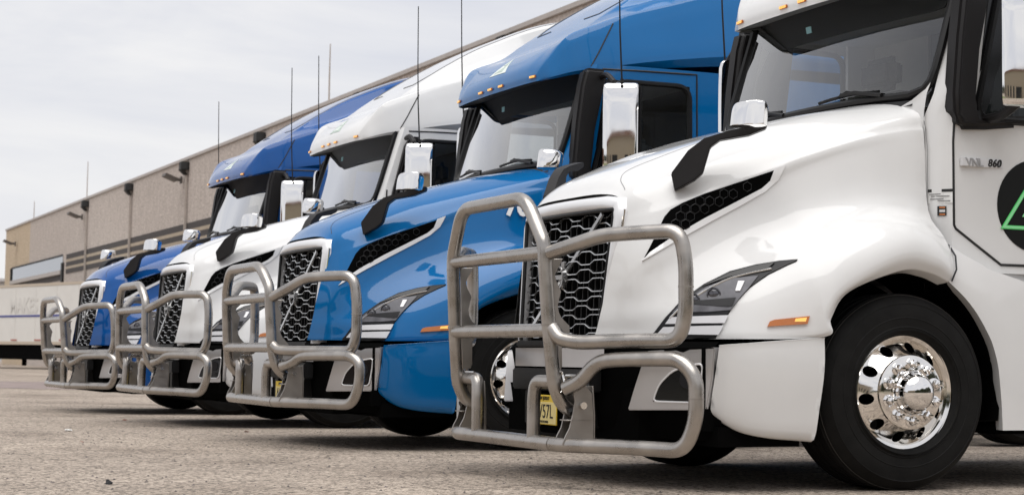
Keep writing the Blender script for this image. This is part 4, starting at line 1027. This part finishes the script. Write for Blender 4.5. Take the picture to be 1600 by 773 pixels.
# wheel chock size stones scattered (uncountable grit)
def grit():
    mb = MB()
    for _ in range(900):
        y = random.uniform(6.5, 24); x = random.uniform(-.31, .12)*y; r = random.uniform(.003, .011)
        a = random.uniform(0, 3); z = gz(y)
        mb.add([(x+r*math.cos(a), y+r*math.sin(a), z), (x-r*math.sin(a), y+r*math.cos(a), z), (x-r*math.cos(a), y-r*math.sin(a), z), (x+r*math.sin(a), y-r*math.cos(a), z), (x, y, z+r*.9)], [(0, 1, 4), (1, 2, 4), (2, 3, 4), (3, 0, 4)])
    return mb.mesh('grit', smooth=False)
tag(obj('grit', grit(), mat('grit_stone', (.16, .14, .13), rough=.9, var=.5, vscale=3)), kind='stuff', label='loose grit and small stones scattered over the asphalt')

# ------------------------------------------------------------------ warehouse
B = empty('warehouse', (-35.0505, 116.5595, 0), math.atan2(-.90452, .42643)); tag(B, 'long grey concrete warehouse with dark striped wall behind the trucks', 'warehouse')
def concrete(name, a, b, scale=3.0):
    m = bpy.data.materials.new(name); m.use_nodes = True; t = m.node_tree; bs = t.nodes['Principled BSDF']; bs.inputs['Roughness'].default_value = .9
    c = t.nodes.new('ShaderNodeTexCoord'); mp_ = t.nodes.new('ShaderNodeMapping'); mp_.inputs['Scale'].default_value = (1, 1, .35)
    n = t.nodes.new('ShaderNodeTexNoise'); n.inputs['Scale'].default_value = scale; n.inputs['Detail'].default_value = 8; n.inputs['Roughness'].default_value = .65
    r = t.nodes.new('ShaderNodeValToRGB'); r.color_ramp.elements[0].position = .32; r.color_ramp.elements[0].color = (*a, 1); r.color_ramp.elements[1].position = .68; r.color_ramp.elements[1].color = (*b, 1)
    n2 = t.nodes.new('ShaderNodeTexNoise'); n2.inputs['Scale'].default_value = 9; n2.inputs['Detail'].default_value = 5
    r2 = t.nodes.new('ShaderNodeValToRGB'); r2.color_ramp.elements[0].position = .35; r2.color_ramp.elements[0].color = (.72, .71, .70, 1); r2.color_ramp.elements[1].position = .65; r2.color_ramp.elements[1].color = (1.12, 1.12, 1.12, 1)
    mm = t.nodes.new('ShaderNodeMix'); mm.data_type = 'RGBA'; mm.blend_type = 'MULTIPLY'; mm.inputs[0].default_value = 1
    bp = t.nodes.new('ShaderNodeBump'); bp.inputs['Strength'].default_value = .5; bp.inputs['Distance'].default_value = .03
    l = t.links.new; l(c.outputs['Object'], mp_.inputs[0]); l(mp_.outputs[0], n.inputs['Vector']); l(n.outputs[0], r.inputs[0]); l(c.outputs['Object'], n2.inputs['Vector']); l(n2.outputs[0], r2.inputs[0])
    l(r.outputs[0], mm.inputs[6]); l(r2.outputs[0], mm.inputs[7]); l(mm.outputs[2], bs.inputs['Base Color']); l(n2.outputs[0], bp.inputs['Height']); l(bp.outputs[0], bs.inputs['Normal'])
    return m
M['conc'] = concrete('aggregate_concrete', (.44, .385, .345), (.56, .495, .45)); M['conctan'] = concrete('tan_concrete', (.48, .38, .27), (.58, .47, .34))
M['coping'] = mat('metal_coping', (.42, .38, .35), rough=.5, var=.08); M['stripe'] = mat('dark_wall_stripe', (.055, .047, .045), rough=.8, var=.12); M['stripe2'] = mat('beige_wall_stripe', (.40, .33, .25), rough=.8, var=.12, vscale=2)
M['pipe'] = mat('painted_downspout', (.44, .39, .35), rough=.6, var=.1); M['scup'] = mat('scupper_black', (.012, .012, .012), rough=.6); M['lamp'] = mat('floodlight_bronze', (.09, .075, .065), rough=.5)
POSTS = [9.91+.0, 28.4, 39.05, 49.7, 60.7, 71.4, 82.0]
cuts = [0, 9.9, 17.6, 28.4, 39.05, 49.7, 60.7, 71.4, 82.0, 92.6]
for a, b in zip(cuts[:-1], cuts[1:]):
    obj('wall_panel', MB().box(a+.006, b-.006, 0, .3, -.6, 8.86).mesh('panel', bevel=.005, seg=1), M['conctan'] if a == 0 else M['conc'], B)
obj('coping', MB().box(-.06, 92.7, -.07, .42, 8.86, 9.0).mesh('coping', bevel=.015), M['coping'], B)
obj('roof', MB().box(.02, 92.5, .3, 45, 8.3, 8.6).mesh('roof', smooth=False), M['interior'], B)
obj('end_wall', MB().box(0, .3, .31, 45, -.6, 8.85).mesh('end', smooth=False), M['conctan'], B)
for k, (z0, z1, mm) in enumerate(((5.86, 6.14, 'stripe'), (5.70, 5.855, 'stripe2'), (5.45, 5.695, 'stripe'), (5.30, 5.445, 'stripe2'), (5.05, 5.295, 'stripe'))):
    obj('wall_stripe', MB().box(22.6, 92.6, -.02-.004*k, -.001, z0, z1).mesh('stripe', smooth=False), M[mm], B)
for t in POSTS[1:]:
    p = obj('downspout', cached('pipe', lambda: MB().box(-.05, .05, -.14, -.03, -.4, 8.5).mesh('pipe', bevel=.02)), M['pipe'], B, loc=(t, 0, 0))
    def scupper():
        mb = MB(); mb.box(-.22, .22, -.36, -.02, 8.42, 8.76); mb.prism([(-.22, -.36, 8.42), (.22, -.36, 8.42), (.1, -.2, 8.2), (-.1, -.2, 8.2)], (0, .16, 0)); return mb.mesh('scupper', bevel=.02)
    obj('rain_head', cached('scup', scupper), M['scup'], p)
for t, z in ((4.85, 7.97), (27.4, 8.2), (49.0, 8.3)):
    def fl():
        mb = MB(); mb.prism([(-.32, -.8, -.03), (.32, -.8, -.03), (.32, -.25, -.24), (-.32, -.25, -.24)], (0, .04, .13)); mb.tube([(0, -.3, -.12), (0, -.02, -.15)], .07, 8); mb.box(-.15, .15, -.06, 0, -.3, 0); return mb.mesh('flood', bevel=.01)
    obj('floodlight', cached('flood', fl), M['lamp'], B, loc=(t, -.1, z-.1))
for t, z1 in ((9.9, 10.2), (26.9, 11.05), (67.3, 11.0)):
    obj('lightning_rod', MB().tube([(t, .2, 8.9), (t, .2, (8.9+z1)/2), (t+.02, .2, z1)], [.035, .03, .02], 6).mesh('rod'), M['pipe'], B)
# office window strip with its black frame
M['wglass'] = mat('office_glass', (.35, .37, .38), rough=.05, metal=.85)
wi = obj('window', MB().box(3.2, 21.6, -.03, -.005, 5.28, 6.12).mesh('window', smooth=False), M['wglass'], B)
for q in ((2.9, 3.2, -.10, 0, 4.5, 6.15), (21.5, 21.95, -.12, 0, 4.5, 5.72), (3.2, 21.6, -.08, -.031, 6.1, 6.2)): obj('window_frame', MB().box(*q).mesh('frame', bevel=.02), M['scup'], wi)
obj('window_sill', MB().box(3.2, 21.5, -.16, -.032, 5.05, 5.30).mesh('sill', bevel=.02), M['coping'], wi)
obj('lower_band', MB().box(3.2, 21.5, -.02, -.001, 4.72, 5.04).mesh('band', smooth=False), M['stripe'], B)

# ------------------------------------------------------------------ trailer behind
tdir = Vector((.66, -.751)); TL = empty('semi_trailer', (-26.7-tdir.x*5, 88-tdir.y*5, gz(80)), math.atan2(tdir.y, tdir.x)); tag(TL, 'white box trailer with a thin blue stripe parked before the warehouse', 'trailer')
M['trail'] = mat('trailer_white', (.70, .68, .64), rough=.5, var=.05, vscale=1.2); M['tblue'] = mat('trailer_blue', (.05, .06, .24), rough=.5); M['ghost'] = mat('faded_lettering', (.64, .62, .585), rough=.6); M['tred'] = mat('reflector_red', (.4, .12, .08), rough=.4); M['tanr'] = mat('trailer_rail', (.5, .42, .33), rough=.5)
body = obj('box_body', MB().box(0, 16.2, 0, 2.6, 1.28, 4.25).mesh('box', bevel=.03), M['trail'], TL)
for k in range(1, 7): obj('panel_joint', cached('joint', lambda: MB().box(-.02, .02, -.012, 0, 1.35, 4.15).mesh('joint', smooth=False)), M['ghost'], body, loc=(k*2.31, 0, 0))
obj('top_rail', MB().box(0, 16.2, -.02, .05, 4.13, 4.27).mesh('rail', bevel=.01), M['tanr'], body); obj('bottom_rail', MB().box(0, 16.2, -.025, .05, 1.2, 1.36).mesh('rail', bevel=.01), M['tanr'], body)
obj('blue_stripe', MB().box(0, 16.2, -.018, -.001, 2.60, 2.70).mesh('stripe', smooth=False), M['tblue'], body)
for k in range(6): obj('reflector', cached('refl', lambda: MB().box(-.35, .35, -.035, -.026, 1.40, 1.47).mesh('refl', smooth=False)), M['tred'], body, loc=(1.5+k*2.7, 0, 0))
tm = text_mesh('MAKES', 1.05, .005, bold=.03); o = obj('faded_lettering', tm, M['ghost'], body); o.matrix_local = Matrix(((1, 0, 0, 7.9), (0, 0, -1, -.012), (0, 1, 0, 3.15), (0, 0, 0, 1)))
for x in (12.6, 13.9):
    obj('trailer_wheel', cached('tw', lambda: MB().lathe([(0, 0), (.3, 0), (.32, -.04), (.5, -.04), (.52, .0), (.52, .6), (0, .6)], 32).mesh('tw')), M['rubber'], TL, loc=(x, .05, .52))
    obj('trailer_wheel', MESH['tw'], M['rubber'], TL, loc=(x, 1.95, .52))
obj('underframe', MB().box(.3, 15.8, .35, 2.2, .95, 1.2).box(3.4, 3.6, .3, .5, .1, 1.2).box(3.4, 3.6, 2.1, 2.3, .1, 1.2).box(4.5, 11.5, .06, .12, .45, 1.15).mesh('under', bevel=.01), M['dark'], TL)
# low pale building at the left edge, far away
F = obj('far_shed', MB().box(-60, -40.6, 138, 170, -.6, 6.2).box(-60.3, -40.3, 137.7, 170.3, 6.2, 6.5).mesh('shed', bevel=.05), mat('far_wall', (.5, .48, .47), rough=.8, var=.1)); tag(F, 'low pale shed past the left end of the warehouse', 'building')

# ------------------------------------------------------------------ unseen yard scenery, invented for the chrome to reflect
tag(obj('added_grass', MB().add([(-60, -13, gz(-40)+.02), (60, -13, gz(-40)+.02), (60, -30, gz(-40)+.02), (-60, -30, gz(-40)+.02)], [(0, 1, 2, 3)]).mesh('grass', smooth=False), mat('grass', (.12, .14, .04), rough=.9, var=.3, vscale=.6)), kind='structure')  # grass added behind the camera as something for chrome to reflect
def treeline(x0, x1, y0, y1, n, hh):
    mb = MB()
    for _ in range(n):
        t = random.random(); x = x0+(x1-x0)*t+random.gauss(0, 1.5); q = t*60; k = math.sin(q*1.05)*.16+math.sin(q*.37+1)*.14+1
        z = random.uniform(.02, 1)**.8*k*hh; y = y0+(y1-y0)*t+random.gauss(0, 2.0); r = random.uniform(.35, .8)
        n_ = Vector((random.gauss(0, 1), random.gauss(0, 1), random.gauss(0, 1))).normalized(); u = n_.orthogonal().normalized()*r; v = n_.cross(u)
        c = Vector((x, y, z)); mb.add([c+u, c+v, c-u, c-v], [(0, 1, 2, 3)])
    return mb.mesh('trees', smooth=False, merge=False)
ML_ = mat('tree_leaves', (.05, .062, .022), rough=.8, var=.4, vscale=.3)
tag(obj('added_tree_line', treeline(-150, 30, -75, -70, 6000, 5.5), ML_), kind='stuff', label='far off row of trees added behind the camera for reflections')  # invented trees, never in frame, only mirrored in the chrome
tag(obj('added_tree_line', treeline(30, 48, -70, 8, 9000, 9.5), ML_), kind='stuff', label='taller belt of trees added out of view to the right for dark reflections')  # added so that the truck sides mirror something dark

M['brick'] = mat('red_brown_brick', (.25, .13, .09), rough=.9, var=.25, vscale=2); M['tanwall'] = mat('tan_render', (.40, .33, .25), rough=.9, var=.1)
YB = empty('added_brick_office', (-46, -22, 0)); tag(YB, 'red brown brick office added out of view to the left for reflections', 'building')  # invented office outside the frame, there for reflections only
obj('wall', MB().box(-12, 0, 0, 16, 0, 6.5).mesh('wall', smooth=False), M['brick'], YB); obj('roof', MB().box(-12.3, .3, -.3, 16.3, 6.5, 6.9).mesh('roof', smooth=False), M['coping'], YB)
for k in range(5):
    for z in (1.0, 3.9): obj('window', cached('ybw', lambda: MB().box(-.05, .04, -.8, .8, 0, 1.5).mesh('w', smooth=False)), M['foglens'], YB, loc=(0, 1.9+k*3.05, z))

HB_ = empty('added_shed', (-8, -36, 0)); tag(HB_, 'low tan shed added unseen behind the camera for reflections', 'building')  # invented shed, gives the door mirrors content to reflect
obj('wall', MB().box(-24, 24, -10, 0, 0, 8).mesh('wall', smooth=False), M['tanwall'], HB_); obj('roof', MB().box(-24.3, 24.3, -10.3, .3, 8, 8.5).mesh('roof', smooth=False), M['brick'], HB_)
for k in range(7): obj('dock_door', cached('dock', lambda: MB().box(-1.4, 1.4, -.02, .05, .6, 4).mesh('dock', smooth=False)), M['scup'], HB_, loc=(-20+k*6.6, 0, 0))
